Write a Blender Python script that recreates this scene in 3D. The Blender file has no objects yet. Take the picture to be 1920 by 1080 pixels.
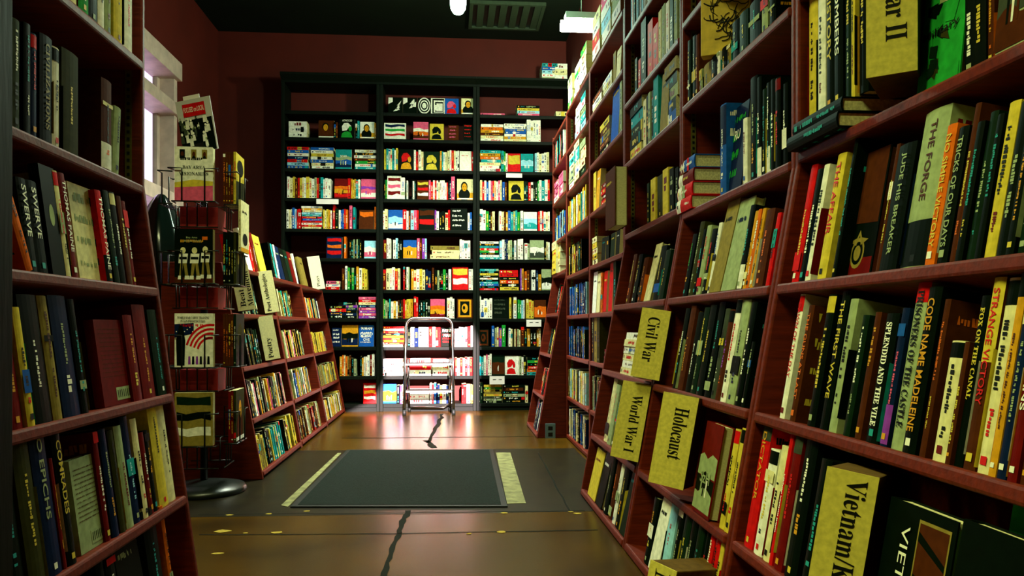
import bpy, bmesh, math, random
from mathutils import Vector as V3, Matrix
random.seed(7)
sc = bpy.context.scene
COL = sc.collection
PI = math.pi
# ------------------------------------------------------------------ camera
EYE = .79            # lens height above the floor
F = 1450.0           # focal length in photo pixels (1920 wide)
YAW = math.radians(4.57)
HZ = 612.0           # row of the horizon
cd = bpy.data.cameras.new('camera'); cam = bpy.data.objects.new('camera', cd); COL.objects.link(cam)
cam.location = (0, 0, EYE); cam.rotation_euler = (PI/2, 0, -YAW)
cd.sensor_width = 36; cd.lens = 36*F/1920; cd.shift_y = (HZ-540)/1920
cd.clip_start = .02
sc.camera = cam
# ------------------------------------------------------------------ view, world, sun, daylight
vs = sc.view_settings
vs.view_transform = 'Standard'; vs.look = 'None'; vs.exposure = 0.0; vs.gamma = 1; vs.use_curve_mapping = False
wd = bpy.data.worlds.new('world'); sc.world = wd; wd.use_nodes = True
nt = wd.node_tree; nt.nodes.clear()
def N(t, **k):
    n = nt.nodes.new(t)
    for a, b in k.items(): setattr(n, a, b)
    return n
tc = N('ShaderNodeTexCoord'); sx = N('ShaderNodeSeparateXYZ'); mr = N('ShaderNodeMapRange')
mr.inputs['From Min'].default_value = -.15; mr.inputs['From Max'].default_value = -.55
mx = N('ShaderNodeMix', data_type='RGBA'); bg = N('ShaderNodeBackground'); ow = N('ShaderNodeOutputWorld')
mx.inputs[6].default_value = (.01, .05, .01, 1)         # dim green fill added for the shadows, standing for the unbuilt shop
mx.inputs[7].default_value = (3.8, 3.0, 4.1, 1)        # daylit street beyond the window side
L = nt.links.new
m2 = N('ShaderNodeMapRange'); m2.inputs['From Min'].default_value = -.12; m2.inputs['From Max'].default_value = .12; mu = N('ShaderNodeMath', operation='MULTIPLY')
L(tc.outputs['Generated'], sx.inputs[0]); L(sx.outputs['X'], mr.inputs['Value']); L(sx.outputs['Y'], m2.inputs['Value'])
L(mr.outputs[0], mu.inputs[0]); L(m2.outputs[0], mu.inputs[1]); L(mu.outputs[0], mx.inputs[0])
L(mx.outputs[2], bg.inputs[0]); L(bg.outputs[0], ow.inputs[0]); bg.inputs[1].default_value = 1.0
sl = bpy.data.lights.new('sun', 'SUN'); so = bpy.data.objects.new('sun', sl); COL.objects.link(so)
sl.energy = 55; sl.angle = .006; sl.color = (1, .70, .78)
so.location = (1, -8, 5)
so.rotation_euler = V3((-.08, 1.0, -.27)).to_track_quat('-Z', 'Y').to_euler()

# ------------------------------------------------------------------ materials
MATS = {}
def srgb(h):
    if isinstance(h, str):
        h = h.lstrip('#'); c = [int(h[i:i+2], 16)/255 for i in (0, 2, 4)]
        return tuple((x/12.92 if x <= .04045 else ((x+.055)/1.055)**2.4) for x in c)
    return h
def mat(name, col, rough=.5, spec=.5, metal=0, emit=0, noise=.25, scale=40, bump=0, stretch=None, col2=None):
    if name in MATS: return MATS[name]
    m = bpy.data.materials.new(name); m.use_nodes = True; t = m.node_tree
    b = t.nodes['Principled BSDF']; c = srgb(col)
    b.inputs['Roughness'].default_value = rough; b.inputs['Metallic'].default_value = metal
    b.inputs['Specular IOR Level'].default_value = spec
    if emit:
        b.inputs['Emission Color'].default_value = (*c, 1); b.inputs['Emission Strength'].default_value = emit
    b.inputs['Base Color'].default_value = (*c, 1)
    if noise:
        tcn = t.nodes.new('ShaderNodeTexCoord'); no = t.nodes.new('ShaderNodeTexNoise'); no.inputs['Scale'].default_value = scale
        no.inputs['Detail'].default_value = 6
        src = tcn.outputs['Object']
        if stretch:
            mp = t.nodes.new('ShaderNodeMapping'); mp.inputs['Scale'].default_value = stretch
            t.links.new(src, mp.inputs[0]); src = mp.outputs[0]
        t.links.new(src, no.inputs['Vector'])
        r = t.nodes.new('ShaderNodeValToRGB')
        c2 = srgb(col2) if col2 else tuple(x*(1-noise) for x in c)
        r.color_ramp.elements[0].color = (*c2, 1); r.color_ramp.elements[1].color = (*tuple(min(1, x*(1+noise*.5)) for x in c), 1)
        r.color_ramp.elements[0].position = .32; r.color_ramp.elements[1].position = .68
        t.links.new(no.outputs[0], r.inputs[0]); t.links.new(r.outputs[0], b.inputs['Base Color'])
        if bump:
            bp = t.nodes.new('ShaderNodeBump'); bp.inputs['Strength'].default_value = bump; bp.inputs['Distance'].default_value = .01
            t.links.new(no.outputs[0], bp.inputs['Height']); t.links.new(bp.outputs[0], b.inputs['Normal'])
    MATS[name] = m; return m
# book cloth / paper colours: key -> (colour, words for it)
PAL = {'w': ('#f4f8e2', 'white'), 'c': ('#e8e2a4', 'cream'), 'y': ('#d8c23c', 'yellow'), 'a': ('#d89a1c', 'amber'), 'o': ('#e06a12', 'orange'),
 'r': ('#d21414', 'red'), 'm': ('#6a0e0a', 'maroon'), 'n': ('#4c2208', 'brown'), 't': ('#8e7e36', 'tan'), 'k': ('#030e05', 'black'),
 'd': ('#0a2210', 'dark green'), 'g': ('#1f9a34', 'green'), 's': ('#9cae7c', 'sage'), 'e': ('#1c9a9a', 'teal'), 'b': ('#1858b0', 'blue'),
 'v': ('#081c40', 'navy'), 'p': ('#e05a80', 'pink'), 'u': ('#8a3ab0', 'purple'), 'l': ('#9adcec', 'pale blue'), 'q': ('#3c4636', 'grey'),
 'f': ('#303208', 'olive')}
def bm_(k): return mat('book_'+PAL[k][1].replace(' ', '_'), PAL[k][0], .55 if k in 'kdvbrm' else .7, .04, noise=.22, scale=55)
PAGE = mat('page_edges', '#d8d49a', .8, .2, noise=.3, scale=160, stretch=(1, 1, 14))
WOOD = mat('red_brown_wood', '#681e08', .55, .2, noise=.35, scale=9, bump=.12, stretch=(1, 9, 9))
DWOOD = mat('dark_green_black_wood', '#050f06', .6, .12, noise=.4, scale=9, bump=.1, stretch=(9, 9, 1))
def ink(k): return mat('ink_'+PAL[k][1].replace(' ', '_'), PAL[k][0], .6, .2, noise=0)
SIGN = mat('section_card', '#d2c452', .75, .2, noise=.2, scale=90)
SIGNSIDE = mat('section_block_side', '#5c4412', .8, .15, noise=.3, scale=50)
BLACKM = mat('black_metal', '#04100a', .35, .5, noise=0)
CHROME = mat('chrome', '#6e766e', .2, .5, metal=1, noise=0)
RUB = mat('black_rubber', '#06100a', .6, .3, noise=.2)
STRIP = mat('slotted_metal', '#7a7430', .45, .5, metal=.6, noise=.3)

# ------------------------------------------------------------------ mesh helpers
def box(bm, x0, x1, y0, y1, z0, z1, mi=0, M=None):
    vs_ = [bm.verts.new((x, y, z)) for z in (z0, z1) for y in (y0, y1) for x in (x0, x1)]
    if M is not None:
        for v in vs_: v.co = M @ v.co
    for a in ((0, 2, 3, 1), (4, 5, 7, 6), (0, 1, 5, 4), (2, 6, 7, 3), (0, 4, 6, 2), (1, 3, 7, 5)):
        f = bm.faces.new([vs_[i] for i in a]); f.material_index = mi
    return vs_
def quad(bm, pts, mi=0):
    f = bm.faces.new([bm.verts.new(p) for p in pts]); f.material_index = mi; return f
def prism(bm, poly, fn, a, b, mi=0):
    """poly: 2-D outline, fn(p, s) -> 3-D point, extruded from s=a to s=b"""
    A = [bm.verts.new(fn(p, a)) for p in poly]; B = [bm.verts.new(fn(p, b)) for p in poly]
    bm.faces.new(A).material_index = mi; bm.faces.new(B[::-1]).material_index = mi
    n = len(poly)
    for i in range(n): bm.faces.new((A[i], B[i], B[(i+1) % n], A[(i+1) % n])).material_index = mi
def tube(bm, pts, r, seg=8, mi=0, closed=False):
    pts = [V3(p) for p in pts]; n = len(pts); rings = []
    up = None
    for i, p in enumerate(pts):
        if closed: d = pts[(i+1) % n]-pts[i-1]
        else: d = pts[min(i+1, n-1)]-pts[max(i-1, 0)]
        d.normalize()
        if up is None:
            up = V3((0, 0, 1)) if abs(d.z) < .9 else V3((1, 0, 0))
        a = d.cross(up).normalized(); b = a.cross(d).normalized(); up = b
        rr = r[i] if isinstance(r, (list, tuple)) else r
        rings.append([bm.verts.new(p+(a*math.cos(2*PI*k/seg)+b*math.sin(2*PI*k/seg))*rr) for k in range(seg)])
    for i in range(n if closed else n-1):
        A, B = rings[i], rings[(i+1) % n]
        for k in range(seg):
            f = bm.faces.new((A[k], A[(k+1) % seg], B[(k+1) % seg], B[k])); f.material_index = mi; f.smooth = True
    if not closed:
        bm.faces.new(rings[0][::-1]).material_index = mi; bm.faces.new(rings[-1]).material_index = mi
def lathe(bm, prof, seg=28, mi=0):
    rings = []
    for r, z in prof:
        rings.append([bm.verts.new((r*math.cos(2*PI*k/seg), r*math.sin(2*PI*k/seg), z)) for k in range(seg)] if r > 1e-6 else [bm.verts.new((0, 0, z))])
    for A, B in zip(rings, rings[1:]):
        for k in range(seg):
            if len(A) == 1: f = bm.faces.new((A[0], B[k], B[(k+1) % seg]))
            elif len(B) == 1: f = bm.faces.new((A[k], A[(k+1) % seg], B[0]))
            else: f = bm.faces.new((A[k], A[(k+1) % seg], B[(k+1) % seg], B[k]))
            f.smooth = True; f.material_index = mi
def arc(cx, cy, r, a0, a1, n):
    return [(cx+r*math.cos(a0+(a1-a0)*i/n), cy+r*math.sin(a0+(a1-a0)*i/n)) for i in range(n+1)]
def make(name, bm, mats, parent=None, M=None, bevel=0, norm=True):
    if norm: bmesh.ops.recalc_face_normals(bm, faces=bm.faces)
    me = bpy.data.meshes.new(name); bm.to_mesh(me); bm.free()
    for m in (mats if isinstance(mats, (list, tuple)) else [mats]): me.materials.append(m)
    o = bpy.data.objects.new(name, me); COL.objects.link(o)
    if parent is not None: o.parent = parent
    if M is not None: o.matrix_local = M
    if bevel:
        b = o.modifiers.new('edge', 'BEVEL'); b.width = bevel; b.segments = 2; b.limit_method = 'ANGLE'
    return o
def tag(o, label=None, cat=None, group=None, kind=None):
    if label: o['label'] = label
    if cat: o['category'] = cat
    if group: o['group'] = group
    if kind: o['kind'] = kind
    return o
def empty(name, M=None, loc=None):
    o = bpy.data.objects.new(name, None); COL.objects.link(o); o.empty_display_size = .1
    if M is not None: o.matrix_world = M
    if loc is not None: o.location = loc
    return o
def struct(name, bm, m, bevel=0):
    o = make(name, bm, m, bevel=bevel); o['kind'] = 'structure'; return o
SER = {}
def serif(s):
    out = ''
    for ch in s:
        if 'A' <= ch <= 'Z': out += chr(0x1D400+ord(ch)-65)
        elif 'a' <= ch <= 'z': out += chr(0x1D41A+ord(ch)-97)
        else: out += ch
    return out
TEXTS = {}
def text_mesh(s, ser=False, bold=0.0):
    """lettering as a mesh, its box scaled to width 1 and height 1 from (0,0)"""
    k = (s, ser, bold)
    if k in TEXTS: return TEXTS[k]
    c = bpy.data.curves.new('letters', 'FONT'); c.body = serif(s) if ser else s; c.resolution_u = 3; c.offset = bold
    o = bpy.data.objects.new('letters', c); COL.objects.link(o)
    bpy.context.view_layer.update()
    dg = bpy.context.evaluated_depsgraph_get()
    me = bpy.data.meshes.new_from_object(o.evaluated_get(dg))
    bpy.data.objects.remove(o); bpy.data.curves.remove(c)
    xs = [v.co.x for v in me.vertices]; ys = [v.co.y for v in me.vertices]
    x0, x1, y0, y1 = min(xs), max(xs), min(ys), max(ys)
    for v in me.vertices: v.co.x = (v.co.x-x0)/(x1-x0); v.co.y = (v.co.y-y0)/(y1-y0)
    TEXTS[k] = (me, (x1-x0)/(y1-y0)); return TEXTS[k]
def lettering(name, s, parent, M, w, h, m, ser=False, bold=0.0):
    """M: frame with x along the writing and z out of the page; text fills w x h"""
    me, asp = text_mesh(s, ser, bold)
    me = me.copy()
    for v in me.vertices: v.co = M @ V3((v.co.x*w, v.co.y*h, 0))
    me.materials.clear(); me.materials.append(m)
    o = bpy.data.objects.new(name, me); COL.objects.link(o); o.parent = parent
    return o

# ------------------------------------------------------------------ shelf frames and photo measurements
FWD = V3((math.sin(YAW), math.cos(YAW), 0)); RGT = V3((math.cos(YAW), -math.sin(YAW), 0)); EYEP = V3((0, 0, EYE))
def proj(P):
    d = V3(P)-EYEP; zc = d.dot(FWD)
    return 960+F*d.dot(RGT)/zc, HZ-F*d.z/zc, zc
def at(x, y, Y):
    """the point at depth Y (along the aisle) that lies on the photo's column x, row y"""
    d = FWD+RGT*((x-960)/F)+V3((0, 0, 1))*((HZ-y)/F); return EYEP+d*(Y/d.y)
class Frame:
    def __init__(s, O, U, V, W):
        s.O, s.U, s.V, s.W = V3(O), V3(U), V3(V), V3(W)
        s.M = Matrix(((s.U.x, s.W.x, s.V.x, s.O.x), (s.U.y, s.W.y, s.V.y, s.O.y), (s.U.z, s.W.z, s.V.z, s.O.z), (0, 0, 0, 1)))
    def P(s, u, v, w): return s.O+s.U*u+s.V*v+s.W*w
    def u(s, px, v, w=0):
        k = (px-960)/F; d = s.P(0, v, w)-EYEP
        return -(d.dot(RGT)-k*d.dot(FWD))/(s.U.dot(RGT)-k*s.U.dot(FWD))
    def v(s, py, u, w=0):
        k = (HZ-py)/F; d = s.P(u, 0, w)-EYEP
        return -(d.z-k*d.dot(FWD))/(s.V.z-k*s.V.dot(FWD))
def tilted(x, side, tau):
    """front face leaning back by tau from the floor line at x; side +1 = opens towards -X"""
    return Frame((x, 0, 0), (0, -side, 0), (side*math.sin(tau), 0, math.cos(tau)), (side*math.cos(tau), 0, -math.sin(tau)))
TR = math.atan(.21/1.17); TL = math.atan(.16/1.19); TP = math.atan(.21/1.12)
RU = Frame((.82, 0, 0), (0, -1, 0), (0, 0, 1), (1, 0, 0)); RL = tilted(.61, 1, TR)
LU = Frame((-.87, 0, 0), (0, 1, 0), (0, 0, 1), (-1, 0, 0)); LL = tilted(-.71, -1, TL)
PL = tilted(-.96, -1, TP); BK = Frame((0, 7.25, 0), (1, 0, 0), (0, 0, 1), (0, 1, 0))
YK = [.82*(2.18+1.11*k) for k in (-1, 0, 1, 2, 3, 4, 4.82)]        # posts of the long bookcase row

# ------------------------------------------------------------------ the room
WALLX, BACKY, CEIL = -2.2, 7.56, 3.60
WALLM = mat('maroon_wall_paint', '#52160a', .7, .25, noise=.18, scale=3, bump=.02)
FLOORM = mat('stained_concrete', '#4c3405', .27, .22, noise=.45, scale=2.6, bump=.09, col2='#342304')
SLABM = mat('older_concrete', '#1e1a08', .36, .25, noise=.5, scale=7, bump=.12)
CEILM = mat('dark_green_ceiling_paint', '#051204', .85, .15, noise=.3, scale=4)
bm = bmesh.new(); quad(bm, [(-2.3, -2.2, 0), (2.2, -2.2, 0), (2.2, 7.6, 0), (-2.3, 7.6, 0)]); struct('floor', bm, FLOORM)
bm = bmesh.new(); quad(bm, [(-1.32, 3.30, .0006), (.80, 3.26, .0006), (.80, 4.96, .0006), (-1.32, 5.02, .0006)]); struct('floor_slab', bm, SLABM)
CRK = mat('crack_grime', '#0c1408', .8, .1, noise=.3, scale=60)
def crack(pts, w):
    bm = bmesh.new(); n = len(pts); A = []; B = []
    for i, p in enumerate(pts):
        d = V3(pts[min(i+1, n-1)])-V3(pts[max(i-1, 0)]); d.normalize(); q = V3((-d.y, d.x, 0)); ww = w*random.uniform(.6, 1.25)
        A.append(bm.verts.new(V3(p)+q*ww)); B.append(bm.verts.new(V3(p)-q*ww))
    for i in range(n-1): bm.faces.new((A[i], A[i+1], B[i+1], B[i]))
    struct('floor_crack', bm, CRK)
def gline(a, b, n, j, w):
    P = []
    for i in range(n+1):
        f = i/n; P.append((a[0]+(b[0]-a[0])*f+random.uniform(-j, j), a[1]+(b[1]-a[1])*f+random.uniform(-j, j), .0012))
    crack(P, w)
def gnd(x, y):
    d = FWD+RGT*((x-960)/F)+V3((0, 0, 1))*((HZ-y)/F); p = EYEP+d*(EYE/-d.z); return (p.x, p.y)
gline(gnd(766, 957), gnd(748, 1000), 8, .006, .013); gline(gnd(748, 1000), gnd(716, 1085), 10, .006, .010)
gline(gnd(812, 840), gnd(800, 826), 5, .01, .02); gline(gnd(806, 830), gnd(830, 776), 12, .012, .016)
gline(gnd(372, 1003), gnd(742, 1001), 14, .003, .004); gline(gnd(742, 1001), gnd(1120, 994), 12, .003, .005)
gline(gnd(640, 822), gnd(1040, 818), 12, .008, .008); gline(gnd(1010, 850), gnd(1068, 958), 12, .004, .004); gline(gnd(370, 966), gnd(1100, 958), 20, .008, .004)
CHIP = mat('chipped_paint', '#b8a03c', .8, .1, noise=.3, scale=80)
for x, y, r in [(418, 996, .03), (518, 999, .022), (408, 1038, .018), (460, 1000, .008), (505, 964, .014), (940, 998, .02), (945, 962, .018), (1082, 963, .016), (576, 959, .014), (880, 1001, .01), (1070, 960, .01), (430, 966, .016)]:
    p = gnd(x, y); bm = bmesh.new()
    quad(bm, [(p[0]+r*random.uniform(.7, 1.5)*math.cos(a), p[1]+r*random.uniform(.5, 1)*math.sin(a), .0016) for a in [i*PI/3.5 for i in range(7)]])
    struct('floor_mark', bm, CHIP)
bm = bmesh.new(); quad(bm, [(-2.4, -2.2, CEIL), (-2.4, 7.7, CEIL), (2.3, 7.7, CEIL), (2.3, -2.2, CEIL)]); struct('ceiling', bm, CEILM)
bm = bmesh.new(); box(bm, -2.4, 2.3, BACKY, BACKY+.1, 0, CEIL); struct('wall_back', bm, WALLM)
bm = bmesh.new(); box(bm, 1.14, 1.24, -2.2, BACKY, 0, CEIL); struct('wall_right', bm, WALLM)
# window wall, with one tall opening in three lights
WY0, WY1 = 4.75, 6.37
bm = bmesh.new()
for y0, y1, z0, z1 in ((-2.2, WY0, 0, CEIL), (WY1, BACKY, 0, CEIL), (WY0, WY1, 0, .95), (WY0, WY1, 2.80, CEIL)): box(bm, WALLX-.16, WALLX, y0, y1, z0, z1)
struct('wall_left', bm, WALLM)
WFRAME = mat('painted_window_casing', '#c8b4a4', .5, .4, noise=.2, scale=12)
bm = bmesh.new()
for z0, z1, x1 in ((2.76, 2.90, .05), (2.47, 2.56, .04), (1.72, 1.83, .06), (.90, .97, .06)): box(bm, WALLX-.15, WALLX+x1, WY0-.05, WY1+.05, z0, z1)
box(bm, WALLX-.15, WALLX+.012, WY1-.02, WY1+.045, .95, 2.8); box(bm, WALLX-.15, WALLX+.012, WY0-.05, WY0+.03, .95, 2.8)
for z0, z1 in ((.97, 1.72), (1.83, 2.47), (2.56, 2.76)):
    box(bm, WALLX-.14, WALLX-.10, WY1-.07, WY1-.02, z0, z1); box(bm, WALLX-.14, WALLX-.10, 5.55, 5.61, z0, z1)
wf = make('window_1', bm, WFRAME, bevel=.004); wf['kind'] = 'structure'
gm = bpy.data.materials.new('window_glass'); gm.use_nodes = True; t = gm.node_tree; t.nodes.clear()
tr = t.nodes.new('ShaderNodeBsdfTransparent'); gl = t.nodes.new('ShaderNodeBsdfGlossy'); ms = t.nodes.new('ShaderNodeMixShader'); ou = t.nodes.new('ShaderNodeOutputMaterial')
gl.inputs['Roughness'].default_value = .03; ms.inputs[0].default_value = .07; tr.inputs[0].default_value = (.97, .94, 1, 1)
t.links.new(tr.outputs[0], ms.inputs[1]); t.links.new(gl.outputs[0], ms.inputs[2]); t.links.new(ms.outputs[0], ou.inputs[0])
bm = bmesh.new(); box(bm, WALLX-.125, WALLX-.121, WY0, WY1, .95, 2.8)
make('window_pane', bm, gm, parent=wf)
# unseen wall added behind the lens; its hole is cut to shape the sun patch
bm = bmesh.new(); SH = lambda X, Z: (X+.08*9.45, -2.2, Z+.27*9.45)      # where the ray for a point (X, Z) of the back shelves crosses this wall
hole = [SH(-.98, -.10), SH(.26, -.10), SH(.27, .62), SH(.20, .80), SH(-.30, .86), SH(-.62, .72), SH(-.60, .30), SH(-.70, .12), SH(-.98, -.03)]
x0, x1 = -2.4, 1.24; oc = [(x0, 0), (x1, 0), (x1, CEIL), (x0, CEIL)]
ov = [bm.verts.new((x, -2.2, z)) for x, z in oc]; hv = [bm.verts.new(p) for p in hole]
es = [bm.edges.new((ov[i], ov[(i+1) % 4])) for i in range(4)]+[bm.edges.new((hv[i], hv[(i+1) % 9])) for i in range(9)]
bmesh.ops.triangle_fill(bm, use_beauty=True, use_dissolve=False, edges=es)
struct('wall_front_sun_mask', bm, WALLM)
# dark board added to fill the strip at the window-side picture edge
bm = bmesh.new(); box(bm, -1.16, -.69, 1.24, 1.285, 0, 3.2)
o = make('dark_edge_board', bm, DWOOD, bevel=.004)
tag(o, 'tall dark board closest to the camera at the window-side picture edge', 'bookcase')

# ------------------------------------------------------------------ bookcases
def strip_mesh(bm, fn, z0, z1):
    """slotted shelf rail: plate and slots"""
    prism(bm, [(.028, z0), (.046, z0), (.046, z1), (.028, z1)], fn, 0, -.002, 0)
    z = z0+.015
    while z < z1-.02:
        prism(bm, [(.033, z), (.041, z), (.041, z+.009), (.033, z+.009)], fn, -.002, -.0025, 1); z += .02
def bookcase(label, side, y0, y1, xf, xfl, top, up, low, fr=None, D=.29, group='bookcases'):
    cx = xf if xfl is None else xfl
    root = empty('bookcase', loc=(cx, y0, 0)); tag(root, label, 'bookcase', group)
    R = Matrix.Translation((-cx, -y0, 0))
    fn = lambda p, s: R @ V3((xf+side*p[0], s, p[1]))
    wf_ = 0 if xfl is None else (xfl-xf)*side
    zb = 1.17 if side > 0 else 1.19
    if top < 1.5: prof = [(wf_, 0), (0, top), (D, top), (D, 0)]
    elif xfl is None: prof = [(0, 0), (0, top), (D, top), (D, 0)]
    else: prof = [(wf_, 0), (0, zb), (0, top), (D, top), (D, 0)]
    T = .022
    for a, b in ((y0+.001, y0+T), (y1-T, y1-.001)):
        bm = bmesh.new(); prism(bm, prof, fn, a, b); make('side_panel', bm, WOOD, root, bevel=.005)
    ya, yb = y0+T+.001, y1-T-.001
    for z in up:
        bm = bmesh.new(); prism(bm, [(-.004, z-.026), (-.004, z), (D-.02, z), (D-.02, z-.026)], fn, ya, yb); make('shelf', bm, WOOD, root, bevel=.006)
    for h in low:
        v = h/fr.V.z; bm = bmesh.new()
        f2 = lambda p, s: R @ fr.P(-side*s, p[1], p[0])
        prism(bm, [(-.004, v-.026), (-.004, v), (.23, v), (.23, v-.026)], f2, ya, yb); make('shelf', bm, WOOD, root, bevel=.006)
    bm = bmesh.new(); prism(bm, [(D-.012, .05), (D-.012, top-.01), (D-.002, top-.01), (D-.002, .05)], fn, ya, yb); make('back_panel', bm, WOOD, root)
    if up and top > 1.5:
        bm = bmesh.new(); strip_mesh(bm, lambda p, s: R @ V3((xf+side*p[0], (yb if side > 0 or True else ya)+s, p[1])), 1.2 if xfl is not None else .05, top-.05)
        make('shelf_rail', bm, [STRIP, BLACKM], root)
    return root
RCASE = ['red-brown bookcase holding the War II and Vietnam/Korea signs', 'red-brown bookcase holding the Holocaust sign', 'red-brown bookcase holding the Civil War and World War I signs',
         'upright red-brown bookcase, fourth along from the camera in the war row', 'upright red-brown bookcase, fifth along, behind the panel with the outlet', 'sloping red-brown bookcase at the back end of the war row, wall outlet on its side']
UPS = [[1.2, 1.58, 2.0, 2.4], [1.19, 1.565, 1.86, 2.2], [1.22, 1.55, 1.83, 2.14, 2.44], [.30, .587, .866, 1.145, 1.45, 1.73, 2.02, 2.30], [.30, .587, .866, 1.145, 1.45, 1.73, 2.02, 2.30], [1.2, 1.45, 1.76, 2.03, 2.28]]
TOPS = [2.7, 2.7, 2.7, 2.302, 2.302, 2.302]
for i in range(6):
    tilt = i in (0, 1, 2, 5)
    up = UPS[i]+([.03] if not tilt else [])
    bookcase(RCASE[i], 1, YK[i], YK[i+1], .82, .61 if tilt else None, TOPS[i], up, [.89, .59, .29, .03] if tilt else [], RL if tilt else None, group='war row bookcases')
bookcase('tall red-brown bookcase with sloped lower shelves on the window side', -1, 1.34, 2.29, -.87, -.71, 2.7, [1.19, 1.54, 1.88, 2.25], [.9, .6, .31, .03], LL)
PY = [4.07, 5.13, 6.19, 7.22]
PLAB = ['low sloping bookcase holding the Poetry signs, next to the spinner rack', 'low sloping bookcase between the Poetry signs and the Plays sign', 'low sloping bookcase with the Plays sign on top, touching the back shelves']
for i in range(3):
    bookcase(PLAB[i], -1, PY[i], PY[i+1], -1.17, -.96, 1.12, [1.12], [.86, .58, .31, .04], PL, D=.30, group='low poetry bookcases')
# the black-green wall unit across the back, three columns
BU = [-1.546, -.651, .244, 1.135]
BV = [.07, .33, .60, .864, 1.13, 1.419, 1.69, 1.973, 2.245, 2.53, 2.775]
BCOL = ['dark built-in bookcase column at the window end of the back wall', 'dark built-in bookcase column behind the step ladder', 'dark built-in bookcase column at the war-row end of the back wall']
for i in range(3):
    root = empty('wall_bookcase', loc=(BU[i], 7.25, 0)); tag(root, BCOL[i], 'bookcase', 'dark bookcase columns on the back wall')
    R = Matrix.Translation((-BU[i], -7.25, 0)); w = BU[i+1]-BU[i]
    for a in (0.001, w-.031):
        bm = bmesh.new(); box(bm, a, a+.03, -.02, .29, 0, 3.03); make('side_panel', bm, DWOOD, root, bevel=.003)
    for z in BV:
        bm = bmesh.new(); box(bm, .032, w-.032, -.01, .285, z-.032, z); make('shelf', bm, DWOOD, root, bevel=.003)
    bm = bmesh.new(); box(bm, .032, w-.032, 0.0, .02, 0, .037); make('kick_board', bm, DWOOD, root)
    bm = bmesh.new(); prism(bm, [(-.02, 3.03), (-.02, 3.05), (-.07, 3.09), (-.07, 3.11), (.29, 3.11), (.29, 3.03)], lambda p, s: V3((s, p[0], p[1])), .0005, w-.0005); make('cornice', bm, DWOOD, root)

# ------------------------------------------------------------------ books
BOOKS = []
PB, HB = 'paperback_book', 'hardcover_book'
def add(kind, fr, u, v, t, h, d, col, row, w=.006, pose='s', title=None, tc=None, art=None, lean=0, det=1, yaw=0, band=None, pile=None, lab=None, ser=False, x3=None, tilt=0):
    BOOKS.append(dict(kind=kind, fr=fr, u=u, v=v, t=t, h=h, d=d, col=col, row=row, w=w, pose=pose, title=title, tc=tc, art=art, lean=lean, det=det, yaw=yaw, band=band, pile=pile, lab=lab, ser=ser, tilt=tilt))
    return BOOKS[-1]
def limits(fr, row):
    """inner faces of the bay that a row stands in"""
    G = .026
    if fr in (RU, RL):
        i = [B1, B2, B3, B4, B5, B6].index(row.split(', ')[-1]); return -YK[i+1]+G, -YK[i]-G
    if fr is PL:
        i = [P1, P2, P3].index(row.split(', ')[-1]); return PY[i]+G, PY[i+1]-G
    if fr in (LU, LL): return 1.34+G, 2.29-G
    return -9, 9
def near(fr, v, row, spec, kind=HB, hmax=.31, d=.15, w=.006, det=2, hmin=.12):
    """spec: x0 x1 ytop colour[ |title |ink |options]  (photo columns of the spine's foot, photo row of its top)"""
    for it in spec.split(';'):
        it = it.strip()
        if not it: continue
        a = it.split('|'); x0, x1, yt, col = a[0].split()
        x0, x1, yt = float(x0), float(x1), float(yt)
        title = a[1] if len(a) > 1 and a[1] else None; tc = a[2] if len(a) > 2 and a[2] else None
        op = dict(q.split('=') for q in a[3].split(',')) if len(a) > 3 and a[3] else {}
        ww = w+float(op.get('w', 0))
        u0, u1 = fr.u(x0, v, ww), fr.u(x1, v, ww)
        h = min(max(fr.v(yt, u0, ww)-v, hmin), hmax); lo, hi = limits(fr, row)
        if u1 < lo+.008 or u0 > hi-.008: continue
        u0 = max(u0, lo); u1 = min(u1, hi)
        if u1-u0 > .085:            # too broad for a spine: a cover facing out
            add(kind, fr, u0, v, .03, h, min(u1-u0, h*.85), col, row, w=ww, pose='face', det=det, art='plain', tilt=3); continue
        add(kind, fr, u0, v, max(u1-u0-.0006, .005), h, float(op.get('d', d)), col, row, w=ww+random.uniform(0, .006), title=title, tc=tc, det=det,
            lean=math.radians(float(op.get('lean', 0))), band=op.get('band'), art=op.get('art'), ser='ser' in op)
def run(fr, v, row, x0, x1, cols, h, kind=PB, det=1, w=.008, d=.13, hv=.12, lean=0):
    u0, u1 = fr.u(x0, v, w), fr.u(x1, v, w); n = len(cols); lo, hi = limits(fr, row); u0 = max(u0, lo); u1 = min(u1, hi)
    if (u1-u0)/n > .038:
        k = math.ceil((u1-u0)/.030/n); cols = ''.join(''.join(random.sample(list(cols), len(cols))) if i else cols for i in range(k)); n = len(cols)
    ws = [random.uniform(.7, 1.3) if c != '_' else 1 for c in cols]; S = sum(ws); u = u0
    for c, q in zip(cols, ws):
        t = (u1-u0)*q/S
        if c != '_': add(kind, fr, u, v, t-.0008, h*random.uniform(1-hv, 1+hv*.3), d, c, row, w=w+random.uniform(0, .014), det=det, lean=lean)
        u += t
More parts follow.
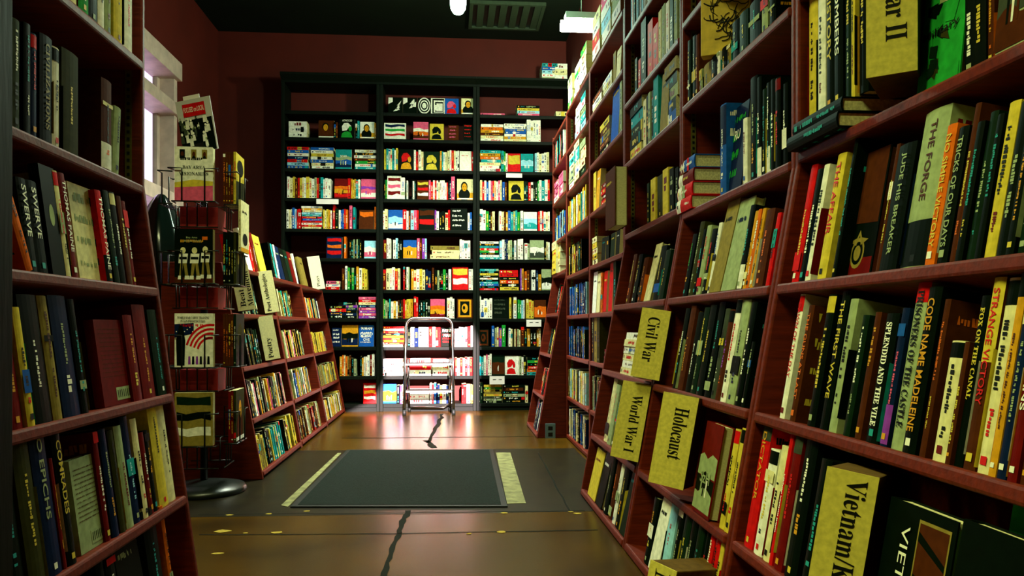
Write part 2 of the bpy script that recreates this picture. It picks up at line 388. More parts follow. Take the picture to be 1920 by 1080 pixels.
def stack(fr, v, row, x0, x1, cols, tot, kind=PB, det=1, w=.01, d=.14, jit=.006):
    u0, u1 = fr.u(x0, v, w), fr.u(x1, v, w); lo, hi = limits(fr, row); u0 = max(u0, lo); u1 = min(u1, hi); L = u1-u0; z = v;
    if L < .12: u0 = u1-.16 if u1 > hi-.1 else u0; L = .16
    n = len(cols); pid = object()
    if L > .30:                     # a long shelf seen at a slant holds several piles
        k = round(L/.23)
        if n < tot/.05: n = max(n, round(tot/.045))
        for i in range(k):
            px = [proj(fr.P(u0+L*(i+q)/k, v, w))[0] for q in (.02, .97)]
            stack(fr, v, row, px[0], px[1], ''.join(random.choice(cols) for _ in range(random.randint(max(2, n-2), n))), tot*random.uniform(.7, 1), kind, det, w+random.uniform(0, .03), d, jit)
        return
    for i, c in enumerate(cols):
        t = tot/n; h = L*random.uniform(.9, 1)
        add(kind, fr, u0+random.uniform(0, L-h), z+.0004, t-.0008, h, d, c, row, w=w+random.uniform(0, jit), pose='flat', det=det, pile=(pid, i, n)); z += t
def face(fr, v, row, x0, x1, h, col, art, kind=PB, w=.012, t=.022, det=1, title=None, tc='w', tilt=6, lab=None):
    u0, u1 = fr.u(x0, v, w), fr.u(x1, v, w)
    return add(kind, fr, u0, v, t, h, u1-u0, col, row, w=w, pose='face', art=art, det=det, title=title, tc=tc, tilt=tilt, lab=lab)
def V(h, fr): return h/fr.V.z
# ---- war row, first bay (War II and Vietnam/Korea signs)
BL = 'tall window-side bookcase'
P1, P2, P3 = 'Poetry bookcase', 'middle poetry bookcase', 'Plays bookcase'
B1, B2, B3 = 'War II bookcase', 'Holocaust bookcase', 'Civil War bookcase'
B4, B5, B6 = 'fourth war bookcase', 'fifth war bookcase', 'outlet bookcase'
near(RU, 1.266, 'upper shelf, '+B1, """1489 1494 -60 f||; 1495 1500 -70 n||; 1501 1511 -60 s||k; 1512 1528 -50 y||||; 1529 1543 -50 w||k;
 1545 1560 -60 k|HISTORY|y; 1561 1577 -80 k|BOMBERS|w; 1578 1592 -50 d||; 1594 1601 -60 y||; 1603 1620 -60 k||""", w=.012, hmax=.29)
add(HB, RU, -1.765, 1.2005, .032, .235, .15, 'k', 'upper shelf, '+B1, w=-.03, pose='flat', det=2, pile=('p1', 0, 2))
add(HB, RU, -1.76, 1.2335, .031, .225, .15, 'k', 'upper shelf, '+B1, w=-.018, pose='flat', det=2, pile=('p1', 1, 2))
face(RU, 1.2005, 'upper shelf, '+B1, 1716, 1796, .27, 'g', 'cam', HB, w=.03, det=2, title='Military', tc='k')
near(RU, 1.2005, 'upper shelf, '+B1, "1800 1822 -30 k||; 1824 1846 -30 k||; 1848 1860 -30 n||", w=.03)
face(RU, 1.2005, 'upper shelf, '+B1, 1862, 1925, .26, 's', 'scene:nqn', HB, w=.03, det=2)
near(RL, V(.89, RL), 'second highest shelf, '+B1, """1477 1489 311 r||y; 1490 1501 318 k||w; 1504 1514 310 w||d; 1527 1543 291 y|THE AFFAIR|r;
 1556 1563 258 k||e; 1634 1641 270 n||; 1642 1674 275 k|JUDE HIS BREAKER|s; 1680 1727 213 s|THE FORGE|n|band=k; 1729 1747 236 o|NO SIMPLE VICTORY|y;
 1749 1768 240 k|TRICKS OF OUR DAYS|s; 1771 1782 194 n||; 1786 1800 230 k||; 1803 1818 210 d||s; 1820 1832 215 k||; 1835 1856 192 y||k; 1859 1878 190 k||s; 1880 1896 180 k||; 1898 1915 170 d||""")
face(RL, V(.89, RL), 'second highest shelf, '+B1, 1567, 1628, .262, 'k', 'emblem', HB, w=.035, t=.03, det=2, tilt=0)
near(RL, V(.59, RL), 'third highest shelf, '+B1, """1457 1466 551 w|DAWN OF THE DAY|r|band=r; 1478 1488 572 n|THE GUNS AT LAST|o; 1510 1524 552 k||y|band=y; 1531 1545 546 k|THE FIRST WAVE|y;
 1548 1562 560 s||; 1576 1588 590 d||; 1599 1610 585 n||a; 1617 1640 587 k|SPLENDID AND THE VILE|w|ser=1; 1645 1658 577 v||p|band=u; 1661 1685 522 s|PRISONERS OF THE CASTLE|k|ser=1,band=r;
 1687 1711 538 k|CODE NAME MADELEINE|a; 1716 1727 560 n||; 1738 1766 637 c||k|band=k; 1769 1778 640 n||; 1779 1795 553 k|FOX ON THE CANAL|y|ser=1; 1797 1819 514 n|STRANGE VICTORY|r|band=y;
 1822 1845 520 c||k|band=k; 1848 1862 502 a||n|band=k; 1863 1880 560 v||s|band=c; 1882 1900 552 m|BOHEMIANS|w; 1902 1918 552 n|NORMAN OHLER|w""")
near(RL, V(.29, RL), 'fourth highest shelf, '+B1, """1389 1404 790 r|DICTATOR|a|band=q; 1408 1423 839 w||y|band=k; 1425 1437 833 c||k; 1438 1444 812 r||w; 1447 1461 812 m||r|band=q; 1466 1487 823 k||w""")
near(RL, V(.29, RL), 'fourth highest shelf, '+B1, "1489 1507 857 k||", w=-.03)
E0 = dict(x=0)
add(HB, RL, RL.u(1632, V(.29, RL), -.01), V(.29, RL), .035, .235, .16, 'k', 'fourth highest shelf, '+B1, w=-.02, pose='face', det=2, art='window:n', title='VIETNAM', tc='w')
add(HB, RL, RL.u(1800, V(.29, RL), .02), V(.29, RL), .03, .29, .15, 'g', 'fourth highest shelf, '+B1, w=.045, pose='face', det=2, art='scene:kd')
add(HB, RL, RL.u(1765, V(.29, RL), -.02), V(.29, RL), .03, .245, .13, 'k', 'fourth highest shelf, '+B1, w=-.035, pose='face', det=2, art='star:y', title='A GRAND', tc='k')
near(RL, V(.29, RL), 'fourth highest shelf, '+B1, "1885 1897 930 s||; 1898 1916 940 q||")
# ---- war row, second bay (Holocaust sign)
near(RU, 1.565, 'second upper shelf, '+B2, "1287 1293 72 d||; 1294 1301 64 k||s; 1302 1308 70 n||", hmax=.22)
near(RU, 1.565, 'second upper shelf, '+B2, "1310 1315 98 s||k; 1316 1330 98 t||k; 1331 1341 96 k||; 1342 1347 98 w||; 1348 1358 92 k||; 1359 1366 90 t||", hmax=.077, hmin=.07)
near(RU, 1.565, 'second upper shelf, '+B2, "1368 1380 80 k||; 1382 1398 60 d||; 1400 1420 50 k||; 1422 1436 40 s||; 1438 1450 30 k||", hmax=.148)
for i, c in enumerate('rrmb'):
    add(PB, RU, RU.u(1274, 1.19), 1.1905+i*.046, .045, .165, .125, c, 'lowest upper shelf, '+B2, w=-.012+.004*i, pose='flat', det=2, pile=('p2', i, 4), band='w')
near(RU, 1.19, 'lowest upper shelf, '+B2, """1346 1357 201 b||w|band=v; 1391 1399 225 w||; 1402 1415 150 k||s|; 1416 1424 148 k||w|band=w; 1425 1432 170 d||; 1433 1441 158 k||w|band=w; 1442 1450 152 k||w; 1451 1461 150 k||r|band=m; 1462 1471 160 k||w""", hmax=.33)
face(RU, 1.1905, 'lowest upper shelf, '+B2, 1359, 1388, .26, 'v', 'label:g', HB, w=.02, det=2, title='RU', tc='w')
near(RL, V(.89, RL), 'top sloped shelf, '+B2, """1277 1284 440 k||g; 1286 1294 417 f||; 1296 1300 430 k||; 1301 1309 424 s||r; 1310 1318 430 k|| r; 1320 1326 418 w||; 1327 1348 376 t||n|band=o; 1350 1376 378 s||; 1377 1386 386 k||e|band=w;
 1387 1393 396 a||; 1394 1400 393 o||; 1401 1407 391 a||; 1409 1424 394 n||; 1432 1439 400 r||""".replace('|| r', '||r'))
near(RL, V(.59, RL), 'second sloped shelf, '+B2, """1258 1265 578 k||w; 1267 1276 573 n||; 1279 1288 585 k||w; 1290 1299 576 d||; 1301 1312 572 k||y; 1314 1324 566 k||; 1326 1334 578 q||; 1336 1345 580 n||u|band=k;
 1347 1357 560 w||r|band=k; 1358 1372 562 s||k; 1374 1384 566 k||w; 1386 1392 640 k||s""")
add(HB, RL, RL.u(1300, V(.29, RL)), V(.29, RL), .03, .245, .13, 'm', 'third sloped shelf, '+B2, w=-.005, pose='face', det=2, art='scene:sks', title='SzH', tc='s')
near(RL, V(.29, RL), 'third sloped shelf, '+B2, "1345 1354 803 y||k|band=r; 1355 1365 801 y||k|band=k; 1367 1375 800 k||")
near(RL, V(.03, RL), 'bottom shelf, '+B2, """1204 1212 930 k||a; 1214 1229 925 w||n; 1231 1243 941 l||; 1245 1253 935 k||s; 1255 1266 950 d||; 1268 1278 962 k||; 1279 1290 967 d||; 1294 1300 983 k||r; 1301 1308 984 r||w; 1310 1318 986 r||k; 1320 1326 985 y||; 1328 1338 1012 r||; 1340 1350 1003 m||""")
# ---- third bay (Civil War and World War I signs)
run(RU, 2.14, 'fourth upper shelf, '+B3, 1180, 1236, 'wlwbkwsl', .25, HB, d=.15)
near(RU, 1.83, 'third upper shelf, '+B3, "1190 1194 112 d||; 1195 1199 114 r||; 1201 1210 44 d||s; 1212 1221 46 r||k; 1223 1232 54 r||; 1234 1239 24 c||; 1240 1246 14 s||; 1247 1253 8 w||; 1254 1260 0 d||; 1261 1267 -4 s||", det=1)
stack(RU, 1.55, 'second upper shelf, '+B3, 1181, 1203, 'ykdek', .25, HB)
near(RU, 1.55, 'second upper shelf, '+B3, "1204 1209 190 c||; 1210 1214 182 k||; 1215 1219 176 s||; 1220 1223 172 k||; 1224 1233 150 e||w; 1237 1250 142 t||", det=1)
stack(RU, 1.55, 'second upper shelf, '+B3, 1254, 1268, 'bkskt', .24, HB)
add(HB, RU, RU.u(1131, 1.2202, -.13), 1.2202, .055, .255, .20, 'n', 'lowest upper shelf, '+B3, w=-.12, pose='face', det=2, art='plain')
near(RU, 1.22, 'lowest upper shelf, '+B3, "1212 1216 345 d||; 1219 1228 338 y||; 1230 1240 332 f||; 1242 1252 320 y||; 1254 1262 318 k||; 1263 1269 316 k||s", det=1)
near(RL, V(.89, RL), 'top sloped shelf, '+B3, "1171 1177 478 n||; 1180 1187 478 k||y; 1190 1198 484 n||; 1206 1217 459 c||; 1219 1229 462 k||y; 1231 1240 470 d||")
stack(RL, V(.59, RL), 'second sloped shelf, '+B3, 1160, 1186, 'cwcwcw', .18, PB)
near(RL, V(.29, RL), 'third sloped shelf, '+B3, "1128 1134 700 c||k; 1136 1142 720 s||r; 1144 1148 735 k||")
near(RL, V(.03, RL), 'bottom shelf, '+B3, "1101 1114 838 y||k; 1116 1126 845 k||; 1128 1134 850 k||s; 1136 1141 862 n||; 1143 1148 866 w||; 1150 1158 868 k||; 1160 1170 870 d||")
# ---- upright bays four and five
W = RU
R4 = ['bottom shelf, ', 'second shelf up, ', 'third shelf up, ', 'fourth shelf up, ', 'fifth shelf up, ', 'sixth shelf up, ', 'seventh shelf up, ', 'eighth shelf up, ']
run(W, .03, R4[0]+B4, 1101, 1150, 'kvnkdwk', .2); run(W, .30, R4[1]+B4, 1101, 1150, 'swkdtkn', .2)
near(W, .587, R4[2]+B4, "1108 1112 595 k||; 1113 1118 590 t||; 1119 1124 588 f||", det=1, kind=PB); stack(W, .587, R4[2]+B4, 1126, 1148, 'pwp', .1)
near(W, .866, R4[3]+B4, "1110 1117 512 w||r; 1118 1124 514 c||; 1126 1129 512 o||; 1130 1136 510 r||; 1140 1147 488 r||g; 1148 1153 490 d||", det=1, kind=PB)
stack(W, 1.145, R4[4]+B4, 1103, 1119, 'cycyc', .16); near(W, 1.145, R4[4]+B4, "1127 1134 448 k||w; 1136 1142 450 k||; 1144 1152 452 d||; 1154 1161 440 k||", det=1)
near(W, 1.45, R4[5]+B4, "1111 1116 326 y||; 1117 1123 322 a||", det=1, kind=PB); stack(W, 1.45, R4[5]+B4, 1126, 1134, 'rmrm', .12); stack(W, 1.45, R4[5]+B4, 1137, 1162, 'ycyca', .22)
stack(W, 1.73, R4[6]+B4, 1124, 1142, 'kntny', .17); near(W, 1.73, R4[6]+B4, "1145 1159 158 b||v; 1161 1165 156 s||", det=1)
stack(W, 2.02, R4[7]+B4, 1110, 1128, 'cwn', .1); stack(W, 2.02, R4[7]+B4, 1129, 1146, 'wcw', .1); near(W, 2.02, R4[7]+B4, "1148 1153 102 t||; 1155 1163 98 c||", det=1)
for i, (a, b, c, h) in enumerate([(1110, 1124, 'wrwc', .24), (1126, 1143, 'wlwpw', .30), (1146, 1165, 'wswkw', .30)]): stack(W, 2.303, 'top board, '+B4, a, b, c, h, d=.17, w=-.01)
run(W, .03, R4[0]+B5, 1064, 1096, 'kvwcbk', .2); run(W, .30, R4[1]+B5, 1064, 1096, 'ykslwc', .2); run(W, .587, R4[2]+B5, 1064, 1096, 'bkvdbk', .2); run(W, .866, R4[3]+B5, 1064, 1096, 'bvlbvk', .2)
run(W, 1.145, R4[4]+B5, 1064, 1090, 'nykd', .2); run(W, 1.45, R4[5]+B5, 1064, 1097, 'yayewl', .21); stack(W, 1.73, R4[6]+B5, 1066, 1098, 'scdewcs', .25, d=.17, w=-.02); stack(W, 2.02, R4[7]+B5, 1078, 1100, 'wlews', .24, d=.17, w=-.02)
for a, b, c, h in [(1056, 1073, 'gwsc', .22), (1076, 1099, 'wcwgw', .28)]: stack(W, 2.303, 'top board, '+B5, a, b, c, h, d=.17, w=-.01)
run(RL, V(.89, RL), 'top sloped shelf, '+B6, 1038, 1049, 'krwk', .22); run(RL, V(.59, RL), 'second sloped shelf, '+B6, 1026, 1042, 'dyk', .2); run(RL, V(.29, RL), 'third sloped shelf, '+B6, 1012, 1032, 'rkmk', .2); run(RL, V(.03, RL), 'bottom shelf, '+B6, 998, 1018, 'wvkv', .22)
stack(W, 1.2, 'lowest upper shelf, '+B6, 1034, 1050, 'yycc', .27, d=.16, w=-.02); run(W, 1.45, 'second upper shelf, '+B6, 1036, 1058, 'ykbkl', .2); stack(W, 1.76, 'third upper shelf, '+B6, 1038, 1056, 'pwpp', .2, d=.16, w=-.02)
run(W, 2.03, 'fourth upper shelf, '+B6, 1034, 1056, 'kewrk', .22); stack(W, 2.303, 'top board, '+B6, 1044, 1056, 'wcw', .15, d=.15)
# ---- tall bookcase on the window side
near(LU, 1.54, 'second upper shelf, '+BL, "60 75 -90 k||; 80 100 -90 s||; 104 126 -80 y||; 129 148 -90 c||; 150 169 -80 g||; 171 188 -80 k||; 190 202 -80 w||; 203 215 -90 s||; 216 232 -70 y||; 234 251 -60 w||")
near(LU, 1.19, 'lowest upper shelf, '+BL, """26 44 30 q||w; 47 60 40 k||; 61 72 60 v||r|band=r; 80 103 60 k|CIVILIZATIONS|t|ser=1; 104 118 85 w||k|band=k; 119 150 87 f||y; 193 212 144 n||k|band=w; 214 226 196 s||k|lean=5""", hmax=.27)
near(LL, V(.9, LL), 'top sloped shelf, '+BL, """28 44 330 o||n|lean=-16; 58 76 330 k|SWERVE|w; 78 98 335 k|SWERVE|w; 128 137 318 c||r|band=r; 138 150 322 m|THOMAS PAINE|w; 208 219 354 r|THOMAS PAINE|w|band=k; 221 231 355 d||s; 232 242 358 k||w|band=c; 244 252 366 n||y; 254 262 375 m||""")
face(LL, V(.9, LL), 'top sloped shelf, '+BL, 99, 127, .24, 'k', 'dot:s', HB, w=.01, det=2, tilt=0)
face(LL, V(.9, LL), 'top sloped shelf, '+BL, 150, 204, .235, 'c', 'label:s', HB, w=.03, det=2, tilt=0)
near(LL, V(.6, LL), 'second sloped shelf, '+BL, """30 54 600 m||a; 56 70 575 y||k; 72 106 550 k||; 108 125 553 t||n; 127 158 552 v||; 160 172 560 k||; 256 272 590 m||; 276 298 570 m||a; 300 322 580 d||""")
face(LL, V(.6, LL), 'second sloped shelf, '+BL, 196, 254, .21, 'm', 'sticker', HB, w=.02, det=2, tilt=0)
near(LL, V(.31, LL), 'third sloped shelf, '+BL, """30 60 800 k||; 62 92 810 f||; 94 122 805 v|O EPICHS|s; 124 130 860 m||; 132 148 810 k|COMRADES|y; 206 215 810 m||; 217 229 806 v||s; 231 241 808 f||; 243 256 800 s||; 258 271 782 v||; 273 284 786 c||k; 286 294 812 m||; 295 303 808 k||; 305 321 760 y||k; 322 336 756 c||k""")
face(LL, V(.31, LL), 'third sloped shelf, '+BL, 152, 204, .2, 's', 'sticker', HB, w=.02, det=2, tilt=0)
near(LL, V(.03, LL), 'bottom shelf, '+BL, "215 228 1050 k||w; 230 246 1030 k||w; 250 290 1000 k||; 300 322 960 k||; 330 336 950 o||")
# ---- low poetry bookcases
near(PL, V(1.12, PL)+.002, 'top, '+P1, "465 474 408 w||k; 475 481 410 r||; 482 487 410 m||w; 489 512 412 y||k|band=k", kind=PB, hmax=.25)
near(PL, V(1.12, PL)+.002, 'top, '+P2, "515 519 436 k||; 520 523 440 e||; 524 527 440 w||; 528 535 444 v||; 536 543 446 k||; 544 550 447 d||; 552 557 452 m||; 559 563 456 w||; 564 569 458 k||w", kind=PB, hmax=.24)
near(PL, V(1.12, PL)+.002, 'top, '+P3, "571 578 462 t||; 604 607 470 d||", kind=PB, hmax=.24)
SL = ['bottom shelf, ', 'second shelf up, ', 'third shelf up, ', 'fourth shelf up, ']
for p, q, lv in ((P1, [(455, 480, 'ks', .20), (481, 486, 'k', .21), (517, 524, 's', .2)], .86), (P1, [(470, 485, 'kyk', .2), (487, 492, 'd', .2)], .58), (P1, [(476, 540, 'kdkkcwpknaks', .2)], .31), (P1, [(492, 506, 'yt', .18), (507, 516, 'kk', .2), (517, 537, 'yee', .19), (541, 562, 'ky', .2)], .04),
                 (P2, [(531, 553, 'ctgednk', .19)], .86), (P2, [(537, 573, 'ysckpnykd', .19)], .58), (P2, [(550, 586, 'aytsywvbk', .19)], .31), (P2, [(559, 605, 'swktnmnktrn', .19)], .04),
                 (P3, [(575, 601, 'ayowesvk', .17)], .86), (P3, [(589, 616, 'skmyctyyf', .17)], .58), (P3, [(600, 632, 'nsykttdst', .17)], .31), (P3, [(611, 645, 'wswtyaynd', .17)], .04)):
    i = [.04, .31, .58, .86].index(lv)
    for a, b, cols, h in q: run(PL, V(lv, PL), SL[i]+p, a, b, cols, h, d=.14)
# ---- back wall, three columns, rows from the bottom up.  s: spines  k: flat pile  f: cover facing out
BACKROWS = {
'A9': "k 541 576 www .15;f 597 626 .165 n portrait;s 626 633 kn .15;f 636 665 .18 k figure:wg ATWOOD;s 666 674 ke .17;f 675 702 .16 w portrait;s 702 709 an .15",
'A8': "k 538 579 blrvwbr .2;k 582 626 wcbwywb .2;f 629 659 .185 e scene:sbv SCAR;k 664 709 ewgnwkw .185",
'A7': "s 538 606 wcynrycwycwsrde .195;s 606 620 w .19;f 627 652 .185 m scene:oar;s 652 657 r .2;s 658 675 ayaew .185;f 677 705 .185 p scene:upw",
'A6': "s 537 564 wcwblrr .19;k 565 604 crwrbrelcaw .21;s 606 622 ycyaw .18;s 624 628 r .235;s 629 634 d .2;s 635 652 wbbro .19;s 655 660 p .22;s 662 666 e .22;f 673 701 .18 n bands:on;s 702 708 ow .21",
'A5': "f 612 641 .2 v bands:ror;s 645 649 o .2;s 655 678 kdsksdk .18;f 683 705 .165 l scene:wp",
'A4': "k 610 638 rwp .08;s 641 646 n .2;s 647 651 w .225;s 652 668 gkgk .21;s 668 672 a .22;s 673 688 wyy .2",
'A3': "k 617 632 kvrk .12;k 634 670 kvkvuk .15;k 672 707 upupvcrp .2",
'A2': "f 622 640 .175 v label:w;f 641 671 .2 a scene:kv;f 673 701 .2 b label:w A_MAN/CALLED/OVE",
'A1': "s 637 658 aocotn .19;s 659 668 ks .17;s 675 684 kaw .18;s 685 693 ww .19;s 694 702 mw .21",
'A0': "f 681 705 .19 r bands:waw",
'B10': "f 728 755 .15 k shards:w;f 756 782 .15 k shards:w;f 783 808 .15 k rings:w;f 808 834 .15 w maze:k;f 834 860 .15 b figure:pr;f 865 893 .155 c portrait",
'B9': "f 720 761 .155 w bands:vgr;f 775 803 .17 p scene:won;f 806 832 .155 y figure:k;f 840 860 .145 n label:p;f 869 888 .155 k label:r",
'B8': "s 720 746 yewcewy .2;f 748 776 .2 k figure:ra;s 776 794 wrwc .19;f 795 824 .18 d figure:y;s 825 838 aewc .19;s 839 861 cwrcww .19;f 862 884 .19 w plain;s 884 890 r .19",
'B7': "s 720 725 kg .18;f 726 752 .22 w bands:mpm;s 752 759 w .22;s 760 765 kw .18;s 772 780 kwk .18;f 782 804 .18 n bands:yrw;s 804 812 pr .18;s 812 834 wrwcwww .18;s 834 840 wr .17;s 841 846 kv .18;s 846 853 p .22;f 857 887 .2 c portrait",
'B6': "s 716 727 wc .19;f 728 755 .185 b scene:lw;s 755 762 r .19;s 762 770 wn .18;s 770 776 l .19;s 776 785 pr .19;f 785 815 .2 k bands:nr;s 815 823 uw .19;s 824 834 kk .18;s 835 840 c .17;s 840 844 r .19;f 845 876 .205 k label:w;s 877 885 wb .18",
'B5': "s 719 725 m .18;s 725 733 w .2;s 737 746 wl .19;s 746 754 kk .18;f 756 781 .175 b scene:a;s 782 800 pnul .19;k 806 862 cct .125;s 862 882 ww .19",
'B4': "s 717 724 m .19;s 724 750 cwwrc .21;s 756 768 rkws .22;s 771 797 acwyc .2;s 798 808 vv .19;s 810 814 n .22;s 815 840 kskkgk .19;s 841 846 w .2;f 848 878 .215 r bands:yw;s 879 887 w .2",
'B3': "s 716 732 ygske .18;s 733 755 wawnkn .17;s 756 774 rayya .18;s 776 784 r .21;s 785 806 kkdkk .18;f 807 834 .18 p scene:oam;s 838 852 w .2;f 857 886 .185 n frame:a",
'B2': "k 715 758 crorakrwr .19;s 760 770 kk .18;s 770 785 wv .18;s 785 826 cwwrwrr .185;f 827 850 .175 k label:r FATES/FIRE;s 853 876 www .18;s 877 887 rw .2",
'B1': "k 715 757 wwwww .155;k 768 808 wrw .16;k 810 850 wcw .15;s 853 886 rwrwrwr .17",
'B0': "f 717 743 .18 b scene:a;s 744 749 k .18;s 750 757 uw .18;k 765 805 www .13;s 806 818 wrb .19;s 820 850 vywvw .17;s 866 874 r .19;s 875 882 w .17;s 883 888 y .18",
'C10': "k 900 947 p .02;k 968 1012 plyk .1;k 1040 1060 c .05",
'C9': "k 901 944 wcnaow .16;k 945 987 cawbbww .17;s 988 1014 ww .21",
'C8': "k 898 939 wwceoae .2;s 940 945 e .2;s 945 952 gw .19;f 952 976 .175 r bands:y;f 977 1000 .175 e scene:le;s 1003 1030 lwcwwc .19",
'C7': "s 897 941 scrwbwprcwpc .19;s 942 951 bn .19;f 954 982 .19 y figure:k;s 983 990 dk .19;s 991 1011 rwkdg .19;s 1011 1031 wewr .2",
'C6': "s 896 911 ww .2;s 911 928 gknc .18;s 936 948 wcn .19;s 949 975 abeseg .19;s 976 981 w .19;f 982 1007 .18 w scene:le;s 1009 1031 rwrwcw .19",
'C5': "k 896 936 ewkgrekw .17;s 937 946 lw .19;s 946 953 vv .19;s 953 968 csdw .18;s 971 981 w .2;s 984 993 ws .16;f 994 1020 .185 s scene:wq;s 1021 1031 kcw .18",
'C4': "k 896 935 rkbekwkyke .2;k 936 974 ykokrr .19;s 976 982 ua .22;s 984 993 on .19;s 997 1004 w .2;s 1006 1009 v .19;s 1010 1015 a .15;f 1016 1034 .2 s scene:kw",
'C3': "s 895 902 w .22;s 902 923 ww .19;f 924 954 .2 k label:q;s 955 959 y .2;s 963 969 w .21;s 971 984 gglw .18;s 987 1001 yyy .18;f 1002 1024 .175 n scene:o",
'C2': "f 896 917 .16 k frame:n;s 922 927 b .2;s 928 935 sc .18;s 936 941 u .18;s 941 948 g .21;s 954 961 wc .18;s 965 976 cnsc .17;s 977 983 n .2;s 984 988 k .17;s 989 1006 akk .17;s 1007 1014 ac .17",
'C1': "s 898 907 ee .18;s 907 922 wpww .2;f 923 946 .19 d scene:n;f 947 971 .18 w figure:r;s 971 986 wswk .18;k 988 1002 eorkgk .17",
'C0': "s 897 905 d .2;k 907 941 ksqytygy .17;k 942 984 kksknk .17;s 985 990 c .17"}
ORD = 'first second third fourth fifth sixth seventh eighth ninth tenth eleventh twelfth thirteenth fourteenth fifteenth sixteenth seventeenth eighteenth nineteenth twentieth'.split()
def ordn(i):
    if i < 20: return ORD[i]
    return ('twenty-' if i < 29 else 'thirty-')+ORD[(i-20) % 10] if i != 29 else 'thirtieth'
CN = {'A': 'window column', 'B': 'ladder column', 'C': 'war column'}
for key, spec in BACKROWS.items():
    lv = int(key[1:]); row = f'{ORD[lv]} shelf up, {CN[key[0]]}'
    for it in spec.split(';'):
        a = it.split(); x0, x1 = float(a[1]), float(a[2])
        if a[0] == 's': run(BK, BV[lv], row, x0, x1, a[3], float(a[4]), hv=.08)
        elif a[0] == 'k': stack(BK, BV[lv], row, x0, x1, a[3], float(a[4]))
        else: face(BK, BV[lv], row, x0, x1, float(a[3]), a[4], a[5], title=a[6].replace('_', ' ') if len(a) > 6 else None)
stack(BK, 3.111, 'top of dark wall bookcase', 1016, 1039, 'swlbe', .165, d=.2, w=.0); stack(BK, 3.111, 'top of dark wall bookcase', 1040, 1064, 'wcw', .165, d=.2, w=.0)

# ---- turning the list into objects
class MB:
    """bmesh plus a material list looked up by key"""
    def __init__(s, *m): s.bm = bmesh.new(); s.m = list(m); s.k = {}
    def mi(s, m):
        if m not in s.m: s.m.append(m)
        return s.m.index(m)
def glyphs(mb, at_, w, h, m, mind=.35):
    """a run of small unreadable marks, like a line of print seen from afar; at_(x, y) with x along the line"""
    x = 0; i = mb.mi(m)
    while x < w:
        g = h*random.uniform(.3, .75)
        if x+g > w: break
        if random.random() > .14:
            y0 = random.choice([0, 0, .25])*h; y1 = h*random.choice([1, 1, .7])
            quad(mb.bm, [at_(x, y0), at_(x+g, y0), at_(x+g, y1), at_(x, y1)], i)
            if random.random() < .5 and False: pass
        x += g*1.35
CONTR = {'w': 'krbvm', 'c': 'kmrn', 'y': 'kmr', 'a': 'kw', 'o': 'kw', 'r': 'wyk', 'm': 'awy', 'n': 'ayo', 't': 'kn', 'k': 'wyease', 'd': 'wyse', 'g': 'wy', 's': 'kmv', 'e': 'wk', 'b': 'wy', 'v': 'wasl', 'p': 'wk', 'u': 'wy', 'l': 'vkr', 'q': 'wk', 'f': 'ysk'}
def spine_marks(mb, t, h, col, title, tc, eps=-.0007, dens=1, hard=False):
    f = lambda x, y: (t*.5-t*.28+y, eps, h*.93-x)         # x runs down the spine, y towards its right edge
    c = tc or random.choice(CONTR[col])
    if not title and (t > .009):
        hh = t*random.uniform(.3, .56) if not hard else min(t*random.uniform(.22, .4), .009); a0 = random.uniform(.02, .3)*h; ln = h*random.uniform(.3, .5)
        glyphs(mb, lambda x, y: f(a0+x, y+(t*.56-hh)/2), min(ln, h*.88-a0), hh, ink(c))
        if a0+ln < h*.62 and random.random() < .7:
            hh = t*random.uniform(.2, .35); glyphs(mb, lambda x, y: f(a0+ln+.02+x, y+(t*.56-hh)/2), h*.8-a0-ln-.03, hh, ink(random.choice(CONTR[col])))
    if t > .008 and random.random() < .6:
        q = min(t*.5, .012); quad(mb.bm, [(t/2-q/2, eps, .012), (t/2+q/2, eps, .012), (t/2+q/2, eps, .012+q), (t/2-q/2, eps, .012+q)], mb.mi(ink(random.choice(CONTR[col]))))
    if not title and random.random() < .35:
        z = random.uniform(.05, .9)*h; b = random.uniform(.004, .05)
        quad(mb.bm, [(.0005, eps*.6, z), (t-.0005, eps*.6, z), (t-.0005, eps*.6, min(z+b, h-.001)), (.0005, eps*.6, min(z+b, h-.001))], mb.mi(bm_(random.choice('wcyrkbes'))))
def ell(mb, fn, cx, cy, rx, ry, m, lift, n=16, a0=0, a1=2*PI):
    quad(mb.bm, [fn(cx+rx*math.cos(a0+(a1-a0)*i/n), cy+ry*math.sin(a0+(a1-a0)*i/n), lift) for i in range(n)], mb.mi(m))
def poly(mb, fn, pts, m, lift): quad(mb.bm, [fn(x, y, lift) for x, y in pts], mb.mi(m))
